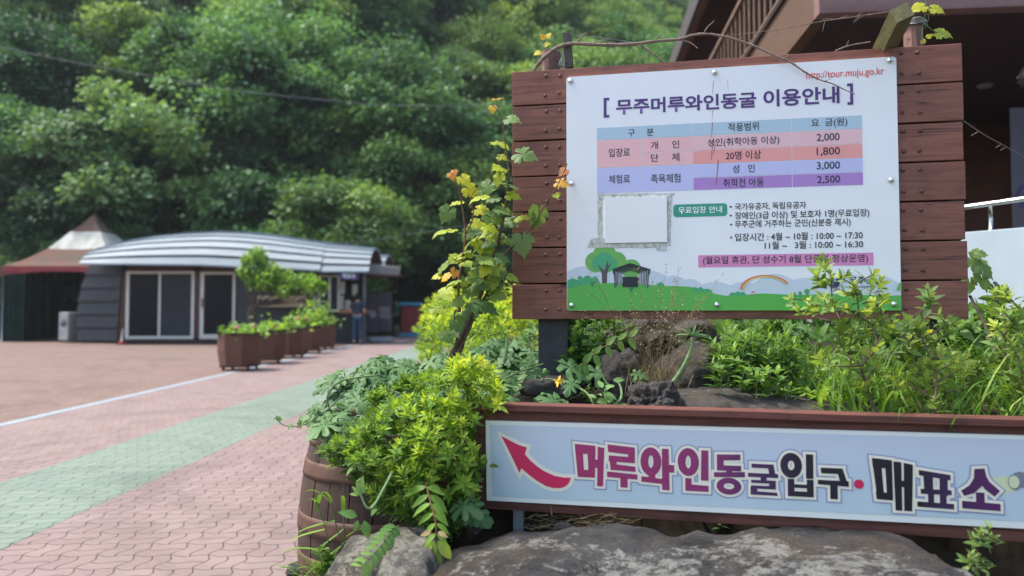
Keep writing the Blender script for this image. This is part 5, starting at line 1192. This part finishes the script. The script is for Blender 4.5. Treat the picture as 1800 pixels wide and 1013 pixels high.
# azaleas growing beyond the grapevine
k_ = 0
for (cx, cy_, zc, rx, rz, lb) in ((-.30,4.5,.97,.30,.46,'yellow green azalea bush in the bed just beyond the grapevine'), (-.02,4.1,.98,.34,.40,'yellow green azalea bush behind the left end of the notice board'), (-.42,6.0,1.05,.36,.50,'azalea bush in the second row at the path edge beyond the grapevine'), (-.10,5.7,1.08,.48,.48,'azalea bush in the second row behind the notice board post'), (-.72,8.6,1.05,.42,.60,'azalea bush farthest along the path edge'), (-.35,8.4,1.05,.6,.65,'azalea bush in the far row, right of the farthest one')):
    n = 120; q = r.normal(size=(n,3)); q /= np.linalg.norm(q, axis=1, keepdims=True); q[:,2] = np.where(q[:,2] < -.3, -q[:,2], q[:,2]); q *= r.uniform(.7,1.05,(n,1))
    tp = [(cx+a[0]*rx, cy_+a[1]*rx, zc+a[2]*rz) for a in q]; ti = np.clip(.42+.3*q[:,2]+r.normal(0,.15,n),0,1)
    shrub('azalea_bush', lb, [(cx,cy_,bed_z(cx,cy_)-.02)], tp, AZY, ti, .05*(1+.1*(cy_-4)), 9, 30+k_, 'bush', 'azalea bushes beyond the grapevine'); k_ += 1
# azaleas before the right half of the board
def zoomed(L_, ox, oy, s_): return [(ox+x/s_, oy+y/s_) for x, y in L_]
t1 = zoomed([(730,75),(735,115),(700,150),(720,190),(780,160),(870,160),(830,170),(1015,150),(1050,190),(1000,215),(560,285),(600,340),(660,295),(690,320),(740,275),(790,310),(760,330),(900,215),(920,260),(850,250),(1030,320),(970,340),(1000,300),(870,340),(930,380),(1070,390),(1060,270),(840,420),(960,460),(1000,420),(900,440),(1090,450),(1110,410),(820,500),(880,540),(980,560),(1030,540),(720,590),(760,640),(790,600),(890,640),(940,640),(1030,640),(870,720),(960,720)], 1200, 430, 3)
tips = [tuple(at(x, y, 2.22+r.uniform(-.10,.12))) for x, y in t1]
shrub('azalea_bush', 'open branching azalea rising in front of the lower right of the white panel', [tuple(at(1547,733,2.16)), tuple(at(1540,735,2.18))], tips, AZR, np.clip(r.normal(.55,.16,len(tips)),0,1), .043, 9, 41, 'bush', r0=.0017, T=AZX, extra=.45)
t1 = zoomed([(1290,235),(1300,265),(1305,300),(1190,400),(1170,420),(1250,420),(1240,445),(1350,370),(1440,400),(1400,430),(1200,490),(1280,480),(1230,520),(1330,500),(1260,550),(1340,560),(1400,580),(1480,600),(1360,610),(1430,620),(1310,600),(1500,640),(1180,590),(1250,640),(1350,650),(1450,660),(1550,640),(1620,600),(1220,720),(1290,700),(1340,740),(1400,700),(1450,760),(1560,700),(1520,730),(1650,680),(1150,760),(1180,820),(1110,700),(1130,840),(1240,800),(1330,820)], 1200, 430, 3)
tips = [tuple(at(x, y, 2.20+r.uniform(-.12,.16))) for x, y in t1]
shrub('azalea_bush', 'spreading azalea with a tall upright shoot below the right end of the notice board', [tuple(at(1640,735,2.10)), tuple(at(1625,736,2.14))], tips, AZR, np.clip(r.normal(.52,.17,len(tips)),0,1), .045, 9, 42, 'bush', r0=.0017, T=AZX, extra=.45)
t1 = zoomed([(1640,240),(1670,260),(1690,235),(1700,250),(1660,330),(1690,350),(1760,330),(1790,360),(1720,400),(1640,420),(1750,420),(1780,470),(1700,470),(1740,590),(1700,620),(1690,740),(1760,700),(1750,780),(1790,640),(1720,680),(1790,740),(1680,560),(1780,560),(1830,400),(1840,500),(1850,600),(1840,700),(1730,520),(1650,480),(1700,820),(1780,830)], 1200, 430, 3)
tips = [tuple(at(x, y, 2.25+r.uniform(-.15,.25))) for x, y in t1]
shrub('azalea_bush', 'azalea at the right edge in front of the pale terrace wall', [tuple(at(1790,742,2.15)), tuple(at(1770,742,2.2))], tips, AZR, np.clip(r.normal(.5,.17,len(tips)),0,1), .046, 9, 43, 'bush', r0=.0017, T=AZX, extra=.45)
t1 = [(1723,930),(1735,925),(1712,945),(1745,945),(1728,948),(1708,975),(1722,985),(1700,988)]
shrub('small_shrub', 'small leafy sprig growing from under the right part of the arrow board', [tuple(at(1735,1000,1.84))], [tuple(at(x,y,1.80+r.uniform(-.03,.03))) for x,y in t1], AZR, [.4]*8, .032, 8, 44, 'plant')

# melon vine over the barrel top and the bed
def leafset(mb, items, Ts, mat, rn, facing=.35, petiole=None, droop=.3):
    for (P, size, tint) in items:
        a = rn.uniform(0, 6.28); d = np.array([math.cos(a), math.sin(a)*.6-.25, rn.uniform(-.5,.15)-droop*.3]); nr = np.array([rn.normal(0,.3), -facing+rn.normal(0,.25), 1.0])
        P = np.array(tuple(P))
        if petiole is not None: mb.tube(bez([P+np.array([rn.normal(0,.02), .04, -.07]), P+np.array([0,.015,-.02]), P], 4), .0018, 5, petiole)
        mb.leaves(Ts[rn.integers(0,len(Ts))], P[None], d[None], nr[None], size, tint, mat)
poly = [(572,735),(578,690),(598,655),(640,628),(700,618),(750,636),(800,622),(860,602),(930,602),(948,640),(938,690),(900,700),(850,660),(800,690),(740,700),(690,712),(640,745),(600,752)]
S_ = sample(poly, 260, lambda x, y: 3.25 - (y-610)*.0050 + r.uniform(-.08,.08), r)
mb = MB(); leafset(mb, [(at(x,y,Y), r.uniform(.075,.125), np.clip(r.normal(.42,.2),0,1)) for x,y,Y in S_], MELON, 1, r, .45, 0)
for (pts) in ([(640,760),(655,740),(690,725),(740,730)], [(590,740),(575,700),(600,670),(660,660)], [(850,690),(900,660),(955,640)]): mb.tube(bez([at(x,y,2.62) for x,y in pts]), .0035, 6, 0)
mb.tube(bez([at(606,690,2.62), at(570,725,2.6), at(530,748,2.58), at(500,748,2.57), at(487,737,2.57)]), [.0030-.0018*i/24 for i in range(25)], 6, 0)
leafset(mb, [(at(x,y,Y), s_, .55) for x,y,Y,s_ in ((525,742,2.58,.035),(512,745,2.57,.025),(489,733,2.57,.030),(540,722,2.59,.055),(565,712,2.6,.06),(585,735,2.58,.10),(598,765,2.55,.09),(580,750,2.56,.075),(640,762,2.5,.07),(622,700,2.5,.09))], MELON, 1, r, .8)
for pts in ([(716,700),(714,680),(712,662),(715,655)], [(884,640),(890,615),(892,590)]):
    mb.tube(bez([at(x,y,2.6) for x,y in pts]), .0055, 8, 2); rosette(mb, at(*pts[-1],2.6), (0,0,1), 5, .035, .8, r, 1, AZ)
o0 = at(700,700,2.8); mv = thing('melon_vine', 'sprawling dark green melon vine over the barrel and the left of the bed', 'vine', o0)
o_ = mb.build('foliage', [STEMG, MELM, PALEST], mv)
mb = MB()
leafset(mb, [(at(x,y,Y), s_, t_) for x,y,Y,s_,t_ in ((985,640,2.58,.125,.6),(1010,668,2.52,.075,.5),(1035,655,2.6,.11,.6),(985,700,2.45,.11,.45),(1000,712,2.44,.08,.5),(955,650,2.66,.10,.45),(935,660,2.66,.10,.4),(1112,655,2.55,.06,.7),(1118,668,2.55,.05,.7),(940,705,2.5,.06,.5),(905,700,2.55,.07,.5),(1070,640,2.62,.06,.6))], MELON, 1, r, .8, 0)
mb.tube(bez([at(905,690,2.58), at(950,668,2.57), at(990,672,2.55), at(1030,690,2.48), at(1045,715,2.44)]), .004, 6, 0)
mb.tube(bez([at(1076,716,2.42), at(1092,700,2.43), at(1090,678,2.45), at(1078,666,2.46)]), [.006-.0035*i/18 for i in range(19)], 8, 2)
for x,y,s_ in ((1078,666,.05),(1060,672,.055),(1050,690,.05),(1075,700,.06),(1062,706,.05),(1085,710,.045),(1110,712,.035),(1100,716,.03)): rosette(mb, at(x,y,2.43), (.1,-.5,.6), 3, s_, 1.0, r, 1, BROAD, (50,85))
# thick hairy shoot
mb.tube(bez([at(1178,678,2.5), at(1198,650,2.5), at(1214,615,2.5), at(1216,592,2.5)]), [.0075-.003*i/18 for i in range(19)], 10, 2)
for dx, dy in ((-22,-8),(-14,-16),(-6,-18),(6,-20),(12,-12),(24,-8),(30,-4)):
    c = at(1216,590,2.5); e_ = at(1216+dx,592+dy,2.5); mb.leaves(NARROW, [tuple(c)], [tuple(e_-c)], [(0,-.5,.6)], (e_-c).length*1.25, .8, 1)
c = at(958,657,2.55); mb.ellipsoid(tuple(c+Vector((0,0,.006))), (.008,.008,.013), 1, tint=.95); mb.tube([at(940,676,2.57), at(955,668,2.55), tuple(c)], .0025, 6, 0)
mv2 = thing('melon_vine', 'small melon vine with a yellow flower creeping in front of the dark sign post', 'vine', at(985,690,2.55)); mb.build('foliage', [STEMG, MELM, PALEST], mv2)
mb = MB(); c = at(982,669,2.5); rosette(mb, c, (0,-1,.3), 6, .022, .5, r, 0, BROAD, (55,85), .2); mb.ellipsoid(tuple(c), (.004,.004,.004)); mb.build('flower', plain('yellow_petal', (.72,.45,.02), .6), mv2)

# grapevine climbing at the left end of the board
mb = MB(); YV = 2.74
def st(pts, r0_, r1_, m=0, Y0=YV, Y1=YV):
    k = len(pts); P = bez([at(x, y, Y0+(Y1-Y0)*i/(k-1)) for i, (x, y) in enumerate(pts)]); n = len(P)
    mb.tube(P, [(r0_+(r1_-r0_)*i/(n-1))*(1+.18*math.sin(i*1.7)) for i in range(n)], 8, m)
st([(788,645),(800,612),(822,568),(842,525),(856,480),(870,440),(884,390),(893,330),(895,300)], .0125, .003); st([(800,645),(815,600),(838,548),(856,515),(868,475),(880,420)], .008, .003); st([(795,640),(806,605),(812,585),(832,545),(850,500),(862,450)], .005, .002)
st([(856,520),(866,518),(880,498),(900,470)], .006, .003); st([(812,588),(800,570),(800,548),(810,548)], .004, .003); st([(808,548),(806,500),(814,450),(818,415),(815,380),(807,335),(803,318)], .005, .0018, 1)
st([(818,415),(832,380),(828,350),(838,330)], .003, .0015, 1); st([(895,300),(889,260),(884,225),(878,200),(868,186)], .0032, .0012, 1); st([(876,320),(877,280),(878,262)], .0022, .001, 1)
st([(862,500),(885,450),(915,420),(935,400),(955,365),(975,335),(990,305),(997,288)], .0042, .0014, 1, YV, 2.66); st([(955,362),(975,378),(998,392)], .0009, .0006, 1, 2.70, 2.68); st([(935,395),(948,405),(955,425)], .0009,.0006,1,2.71,2.72); st([(806,610),(812,598),(818,592)], .003, .002)
LV = [(866,183,14,.90),(872,172,10,.93),(880,170,10,.93),(890,202,26,.35),(870,241,30,.78),(907,260,36,.35),(876,270,18,.62),(884,288,26,.75),(879,300,22,.66),(863,312,28,.3),(882,315,28,.35),(897,322,24,.3),(855,338,28,.74),(892,336,22,.7),(805,308,14,.93),(792,300,16,.93),(798,296,12,.97),(810,305,22,.84),(818,323,26,.80),(839,331,26,.30),(791,358,28,.25),(812,348,24,.74),(836,360,28,.78),(871,360,26,.4),(852,370,34,.32),(884,380,34,.28),(796,395,34,.66),(828,385,26,.74),(850,391,24,.72),(866,392,22,.72),(878,402,28,.3),(890,411,28,.4),(836,412,26,.62),(858,408,26,.55),(916,404,36,.36),(927,376,18,.7),(918,380,16,.72),(947,356,34,.36),(939,366,24,.4),(976,336,16,.66),(978,315,22,.93),(996,294,16,.97),(829,521,46,.15),(843,533,34,.2),(785,454,30,.55),(835,459,32,.4),(849,441,32,.45),(838,416,26,.6),(813,441,26,.66),(780,510,28,.62),(760,535,24,.6),(799,555,28,.22),(777,577,26,.3),(793,577,24,.2),(887,408,30,.5),(885,461,26,.6),(893,480,20,.6),(824,483,26,.45),(785,500,24,.66),(807,488,22,.55),(862,430,28,.35),(872,445,24,.2),(846,475,26,.3),(820,505,24,.4),(856,455,28,.55),(828,440,24,.7),(842,400,24,.3),(868,420,26,.25),(800,470,18,.9),(790,478,16,.92),(787,487,14,.9),(875,340,24,.3),(886,356,22,.6),(866,330,20,.7),(820,545,22,.2),(812,520,22,.4),(836,495,24,.5),(775,480,16,.8)]
LV += [(930+r.normal(-78,24), r.uniform(395,520), r.uniform(18,28), np.clip(r.normal(.42,.2),0,.8)) for _ in range(32)]
for (x, y, s_, ti) in LV:
    P = np.array(tuple(at(x, y+s_*.25, YV + (r.uniform(-.09,.09) if x < 905 else -.045 if x > 930 else -.03)))); a = r.uniform(-1.2,1.2) + (math.pi if r.uniform() < .25 else 0)
    d = np.array([math.sin(a), r.uniform(-.4,.1), .35*math.cos(a)-.45]); nr = np.array([r.normal(0,.4), -.75+r.normal(0,.35), .75])
    mb.leaves(GRAPE[r.integers(0,3)], (P - d*0)[None], d[None], nr[None], s_*1.22/F*YV, float(np.clip(ti*(.96 if ti < .85 else 1)+r.normal(0,.03),0,1)), 2)
    mb.tube([P, P+np.array([r.normal(0,.012), .015, -.02])], .0009, 4, 1)
gv_ = thing('grapevine', 'grapevine with yellow green and reddish leaves climbing at the left end of the notice board', 'vine', at(790,640,YV)); mb.build('foliage', [VINEST, STEMR, GRPM], gv_)
# loose sprays at the top of the board
def spray(label, stem_pts, lv, Y_off, smat=STEMG):
    mb = MB()
    for pts in stem_pts: mb.tube(bez([sp(x, y, Y_off) for x, y in pts], 5), .0013, 5, 0)
    for (x, y, s_, ti, a) in lv:
        P = sp(x, y, Y_off); d = F1.u*math.sin(a) + Vector((0,0,math.cos(a))) + F1.n*(-.15)
        mb.leaves(GRAPE[int(x) % 3], [tuple(P)], [tuple(d)], [tuple(-F1.n*.8 + Vector((0,0,.5)))], s_/F*2.6, ti, 1)
    tag(mb.build('vine_spray', [smat, GRPM], origin=tuple(sp(*stem_pts[0][0], Y_off))), label, 'vine')
spray('vine spray with yellow and green leaves at the wire on the right pole', [[(1621,78),(1622,50),(1626,25),(1628,-14)], [(1624,30),(1632,36),(1630,10),(1628,-5)], [(1622,40),(1635,50),(1645,57)]], [(1625,10,30,.76,-1.9),(1636,14,28,.72,2.0),(1645,57,32,.60,1.9),(1622,76,10,.85,.3),(1630,66,12,.8,1)], .10)
spray('tiny orange young vine leaves beside the left pole', [[(955,92),(957,80),(960,66)]], [(957,68,14,.90,-.6),(961,66,14,.88,.8),(957,80,14,.80,1.2),(949,91,16,.86,-2.0),(962,78,10,.75,1.5)], .12)
mb = MB(); P = bez([at(1755,640,2.9), at(1735,580,2.95), at(1705,520,3.0)]); mb.tube(P, .006, 7, 0)
for x,y,s_,a in ((1702,450,44,2.6),(1715,462,44,2.3),(1722,480,38,2.8),(1704,490,30,3.2),(1712,446,26,1.6)):
    P0 = at(x,y,3.0); mb.leaves(GRAPE[x%3], [tuple(P0)], [(math.sin(a),-.2,math.cos(a))], [(.1,-.8,.5)], s_/F*3.0, .42, 1)
for x,y,s_ in ((1745,500,30),(1752,520,30),(1760,505,26)): mb.leaves(GRAPE[x%3], [tuple(at(x,y,3.0))], [(.3,-.2,-.7)], [(.1,-.8,.5)], s_/F*3.0, .2, 1)
tag(mb.build('climbing_vine', [AZSTEM, GRPM], origin=tuple(at(1755,640,2.9))), 'vine with hanging green leaves between the right edge of the board and the pale wall', 'vine')

# herbs, grasses and other plants between the rocks
def herb(mb, p, h_, n, L, tint, rn, T=NARROW, lean=.25, smat=0, lmat=1):
    a = rn.uniform(0,6.28); le = rn.uniform(0,lean); top = Vector(p) + Vector((math.cos(a)*le*h_, math.sin(a)*le*h_, h_)); P = bez([Vector(p), Vector(p).lerp(top,.5)+Vector((0,0,.02)), top], 5)
    mb.tube(P, [.0022-.0012*i/(len(P)-1) for i in range(len(P))], 5, smat)
    for k in range(n):
        f = .25+.75*k/n; q = P[min(len(P)-1, int(f*(len(P)-1)))]; an = k*2.4; d = np.array([math.cos(an), math.sin(an), .45+rn.normal(0,.2)])
        mb.leaves(T, [tuple(q)], d[None], np.array([[0,0,1.0]])+rn.normal(0,.25,(1,3)), L*rn.uniform(.7,1.2)*(1.15-.45*f), float(np.clip(tint+.35*(f-.6)+rn.normal(0,.1),0,1)), lmat)
    rosette(mb, top, (0,0,1), 5, L*.8, min(1,tint+.3), rn, lmat, T, (15,55))
mb = MB()
for k in range(60): x = r.uniform(1255,1400); Y = r.uniform(2.48,2.64); p = at(x, 655, Y); p.z = bed_z(p.x,p.y); herb(mb, p, r.uniform(.16,.27)*(1-.2*abs((x-1325)/90)), 15, .065, .42, r)
tag(mb.build('leafy_herb', [STEMG, MUGM], origin=tuple(at(1320,655,2.58))), 'clump of dark green narrow leaved herb under the middle of the white panel', 'plant')
mb = MB()
for k in range(34): x = r.uniform(1000,1095); Y = r.uniform(2.85,3.15); p = at(x, 655, Y); p.z = 1.02; herb(mb, p, r.uniform(.12,.34), 9, .075, .30, r, BROAD)
tag(mb.build('leafy_weed', [STEMG, MUGM], origin=tuple(at(1050,650,3.0))), 'broad leaved weeds in the shade right of the dark sign post', 'plant')
mb = MB(); P = bez([at(1000,672,2.6), at(1030,635,2.58), at(1070,605,2.56), at(1108,592,2.55)], 8); mb.tube(P, .0018, 5, 0)
for i in range(3, len(P), 4): 
    for s_ in (-1, 1): mb.leaves(BROAD, [tuple(P[i])], [((P[i]-P[i-1]).normalized().x*.6, -.3, s_*.8-.2)], [(.2*s_,-.8,.6)], r.uniform(.04,.065), float(.45+.02*i), 1)
tag(mb.build('bramble_shoot', [STEMR, MUGM], origin=tuple(P[0])), 'arching bramble shoot with toothed leaves right of the dark sign post', 'plant')
mb = MB()
for (x,y) in ((1268,672),(1282,650),(1300,665),(1318,655),(1330,680),(1345,668),(1365,672),(1385,690),(1405,700),(1350,700),(1375,705),(1300,690),(1420,712),(1440,716)):
    p = at(x, y+20, 2.36+r.uniform(-.05,.08)); herb(mb, p, .07, 6, .055, .62, r, BROAD, .6)
tag(mb.build('low_weed', [STEMG, MUGM], origin=tuple(at(1330,690,2.4))), 'low opposite leaved weeds beside the long brown rock', 'plant')
mb = MB()
for k in range(950):
    x = r.uniform(.72, 1.75); y = r.uniform(2.08, 3.0) - .12*(x-.7); p = Vector((x, y, bed_z(x,y)-.01)); a = r.uniform(0,6.28)
    if (p-F2.o).dot(F2.n) < .10 or (x < .95 and y < 2.55): continue
    blade(mb, p, (math.cos(a)*.45, math.sin(a)*.45, 1), r.uniform(.12,.34), r.uniform(.0022,.0055), r.uniform(.4,1.1), float(np.clip(r.normal(.5,.22),0,1)))
tag(mb.build('grass', GRSM, origin=(1.2,2.5,1.0)), 'green grass growing in the bed behind the right half of the arrow board', 'grass', kind='stuff')
mb = MB()
for k in range(60):
    x = r.uniform(1400,1500); p = at(x, 690, 2.42+r.uniform(-.1,.15)); p.z = bed_z(p.x,p.y); a = r.uniform(0,6.28); blade(mb, p, (math.cos(a)*.7, math.sin(a)*.7, 1), r.uniform(.16,.28), r.uniform(.006,.010), r.uniform(.8,1.3), r.uniform(.5,1))
tag(mb.build('broad_bladed_grass', GRSM, origin=tuple(at(1440,690,2.45))), 'tuft of broad bright grass blades left of the open azalea', 'grass')
mb = MB()
for k in range(230):
    p = at(1155+r.normal(0,24), 672, 2.56+r.uniform(-.05,.08)); p.z = 1.03; a = r.uniform(0,6.28); blade(mb, p, (math.cos(a)*.4, math.sin(a)*.4, 1), r.uniform(.06,.19), .0014, r.uniform(.2,.9), float(np.clip(r.normal(.55,.25),0,1)))
for k in range(46):
    p = at(1155+r.normal(0,16), 670, 2.56); p.z = 1.03; top = at(1155+r.normal(0,62), r.uniform(455,575) if k % 3 else r.uniform(540,590), 2.50+r.uniform(-.05,.08)); P = bez([p, p.lerp(top,.5)+Vector((0,0,.03)), top], 6)
    mb.tube(P, [.0008-.0005*i/(len(P)-1) for i in range(len(P))], 4, 0, r.uniform(0,.6))
    for i in range(6, len(P)):
        for s_ in range(4): mb.leaves(BROAD, [tuple(P[i]+Vector(tuple(r.normal(0,.007,3))))], r.normal(size=(1,3))+[0,0,.5], r.normal(size=(1,3)), r.uniform(.004,.008), float(r.uniform(.3,.9)), 0)
tag(mb.build('dry_grass', [DRYM], origin=tuple(at(1155,670,2.56))), 'tuft of dry straw coloured grass with fine seed heads between the brown rocks', 'grass')
# at the foot of the barrel
mb = MB()
def stalk(pts, Y, lvs, ti):
    P = bez([at(x,y,Y) for x,y in pts], 6); mb.tube(P, .0019, 5, 1)
    for (x,y,dx,dy,Lp) in lvs: blade(mb, at(x,y,Y), ((dx)/60, -.25, -dy/60), Lp/F*Y, .0085, .75, ti+r.normal(0,.1))
stalk([(590,1200),(583,1000),(572,930),(560,895),(553,868)], 2.36, [(561,900,-6,-40,46),(558,890,8,-30,50),(572,930,-50,8,70),(578,970,-70,-20,90),(560,898,-2,-40,30)], .6)
stalk([(610,1200),(603,980),(592,930),(583,885),(580,862)], 2.34, [(582,885,-22,-34,60),(583,885,-8,-40,40),(590,915,-60,10,80),(598,960,-50,40,90),(600,985,40,-40,70)], .5)
stalk([(618,1200),(606,980),(604,900),(604,850)], 2.38, [(604,905,2,-50,60),(604,930,-40,30,70),(606,945,36,-30,60),(607,990,40,-10,80)], .5)
for k in range(46): blade(mb, at(r.uniform(555,625), r.uniform(1000,1060), 2.36+r.uniform(-.06,.06)), (r.uniform(-1,1), r.uniform(-.5,.1), r.uniform(.6,1.2)), r.uniform(.10,.22), .0055, r.uniform(.6,1.2), float(np.clip(r.normal(.42,.2),0,1)))
for k in range(14): p = at(r.uniform(565,615), r.uniform(995,1040), 2.33); herb(mb, p, .05, 8, .035, .5, r, BROAD, .5, 1, 0)
tag(mb.build('tall_grass', [GRSM, STEMG], origin=tuple(at(600,1100,2.36))), 'tall bladed grass with seed stalks in front of the barrel', 'grass')
# shoots hanging over the boulder
mb = MB(); P = bez([at(748,850,2.04), at(756,880,2.0), at(766,920,1.97), at(765,955,1.96)], 7); mb.tube(P, .0022, 6, 0)
for i in range(2, len(P), 3):
    for s_ in (-1,1): mb.leaves(PINL, [tuple(P[i])], [(s_*1.0, -.25+r.normal(0,.2), -.38-.02*i+r.normal(0,.12))], [(.1*s_+r.normal(0,.2),-.6,.8)], .066*(1-.012*i)*r.uniform(.8,1.15), .42+.012*i, 1)
for x,y,dx,dy,s_,ti in ((763,950,-10,40,.06,.8),(770,950,30,36,.062,.85),(760,955,-26,26,.055,.9),(766,968,4,40,.06,.7),(757,970,-10,14,.03,1.0),(770,935,14,4,.03,1.0),(758,935,-16,2,.03,1.0)): mb.leaves(BROAD, [tuple(at(x,y,1.95))], [(dx/40,-.2,-dy/40)], [(0,-.8,.6)], s_, ti, 1)
tag(mb.build('pinnate_shoot', [STEMR, leafmat('pinnate_leaf', [(0,(.09,.20,.04)),(.6,(.22,.40,.06)),(.9,(.40,.50,.09)),(1,(.45,.34,.17))], .45)], origin=tuple(P[0])), 'bright pinnate shoot hanging from the azalea over the gap between the pale rocks', 'plant')
mb = MB(); P = bez([at(700,925,2.0), at(685,940,1.93), at(665,965,1.87), at(640,995,1.83)], 6); mb.tube(P, .0016, 5, 0)
for i in range(2, len(P), 2):
    for s_ in (-1,1): mb.leaves(BROAD, [tuple(P[i]+Vector((0,-.004,.004)))], [(s_*.5-.2,-.4,-.5*s_-.2)], [(.1,-.5,.8)], .034, .35+.03*i, 1)
tag(mb.build('trailing_shoot', [STEMG, MUGM], origin=tuple(P[0])), 'small trailing shoot with paired leaflets lying on the rounded pale boulder', 'plant')
mb = MB(); leafset(mb, [(at(x,y,Y), s_, .4) for x,y,Y,s_ in ((800,885,2.12,.10),(820,890,2.14,.09),(815,910,2.2,.09),(830,875,2.1,.05))], MELON, 1, r, .8, 0)
tag(mb.build('lobed_leaf_plant', [STEMG, MELM], origin=tuple(at(805,900,2.2))), 'dark lobed leaves below the left corner of the arrow board', 'plant')
mb = MB(); P = bez([at(690,830,2.05), at(660,885,2.02), at(646,893,2.0), at(636,875,2.0), at(632,862,2.0)], 6); mb.tube(P, [.004-.002*i/24 for i in range(25)], 7, 0)
for dx, dy in ((-16,2),(-6,-16),(2,-22),(8,-12),(-12,-8)):
    c = at(634,870,2.0); e_ = at(634+dx,866+dy,2.0); mb.leaves(AZ, [tuple(c)], [tuple(e_-c)], [(0,-.7,.4)], (e_-c).length*1.3, .9, 1)
for x,y,s_,dx,dy in ((628,908,.05,-30,-14),(640,915,.05,10,30),(652,905,.035,6,-10),(630,915,.03,-10,20)): mb.leaves(BROAD, [tuple(at(x,y,1.98))], [(dx/40,-.3,-dy/40)], [(0,-.8,.6)], s_, .5, 1)
tag(mb.build('hairy_shoot', [PALEST, MUGM], origin=tuple(P[0])), 'pale hairy curled shoot in front of the barrel', 'plant')
# shrubs in the shade behind the board, and low weeds over the soil
for (cx, cy_, zc, rx, rz, lb) in ((.35,3.75,1.05,.35,.30,'leafy shrub in the shade behind the left half of the notice board'), (1.1,3.7,1.02,.45,.32,'leafy shrub in the shade behind the middle of the notice board'), (2.0,3.6,1.08,.45,.36,'bright leafy shrub beside the pale terrace wall'), (1.55,4.3,1.1,.5,.34,'leafy shrub in the shade behind the right half of the notice board'), (2.35,3.3,1.05,.4,.34,'bright leafy shrub at the right edge near the terrace wall')):
    n = 120; q = r.normal(size=(n,3)); q /= np.linalg.norm(q, axis=1, keepdims=True); q[:,2] = np.where(q[:,2] < -.4, -q[:,2], q[:,2]); q *= r.uniform(.55,1.05,(n,1))
    shrub('leafy_shrub', lb, [(cx,cy_,bed_z(cx,cy_)-.02)], [(cx+a[0]*rx, cy_+a[1]*rx, zc+a[2]*rz) for a in q], MUGM, np.clip(r.normal(.5,.2,n),0,1), .075, 8, 60+int(cx*10), 'shrub', 'leafy shrubs behind the notice board', T=BROAD)
mb = MB()
for k in range(1500):
    x = r.uniform(-.6,1.9); y = r.uniform(2.15,4.4); p = Vector((x,y,bed_z(x,y)))
    ly = (p-F2.o).dot(F2.n)
    if ly < .02: continue
    rosette(mb, p+Vector((0,0,r.uniform(0,.03))), (0,0,1), 4, r.uniform(.018,.04), np.clip(r.normal(.35,.2),0,1), r, 0, BROAD, (45,85))
for k in range(900):
    y = r.uniform(3.4,11); x = -.62-.30-.075*(y-3.6)+r.uniform(.0,1.1); p = Vector((x,y,bed_z(x,y)))
    rosette(mb, p+Vector((0,0,r.uniform(.01,.06))), (-.4,0,1), 5, r.uniform(.04,.08), np.clip(r.normal(.4,.2),0,1), r, 0, BROAD, (35,80))
tag(mb.build('ground_weeds', MUGM, origin=(.6,3,1)), 'low green weeds covering the soil of the bed', 'weeds', kind='stuff')
mb = MB()
for k in range(120): p = at(r.uniform(930,1120), r.uniform(905,935), 2.2+r.uniform(-.04,.1)); a = r.uniform(0,6.28); mb.tube([p, p+Vector((math.cos(a)*.05, math.sin(a)*.03, r.uniform(-.012,.02)))], .0009, 4, 0, r.uniform(0,.6))
tag(mb.build('dry_litter', DRYM, origin=tuple(at(1000,920,2.2))), 'dry straw litter on the soil under the arrow board', 'litter', kind='stuff')
# ---------------------------------------------------------------- the air between here and the hill
mb = MB(); mb.box((0, 70, 57), (222, 184, 120)); hz = mb.build('haze', None, origin=(0,70,-3)) if False else mb.build('haze', bpy.data.materials.new('haze_air'), origin=(0,70,-3))
hm = bpy.data.materials['haze_air']; hm.use_nodes = True; ht = hm.node_tree; ht.nodes.remove(ht.nodes['Principled BSDF'])
pv = ht.nodes.new('ShaderNodeVolumePrincipled'); pv.inputs['Density'].default_value = .0004; pv.inputs['Color'].default_value = (.86,.92,1,1); pv.inputs['Anisotropy'].default_value = .2
ht.links.new(pv.outputs[0], ht.nodes['Material Output'].inputs['Volume'])
tag(hz, 'thin summer haze in front of the wooded hill', 'haze', kind='stuff')
cy.volume_bounces = 0
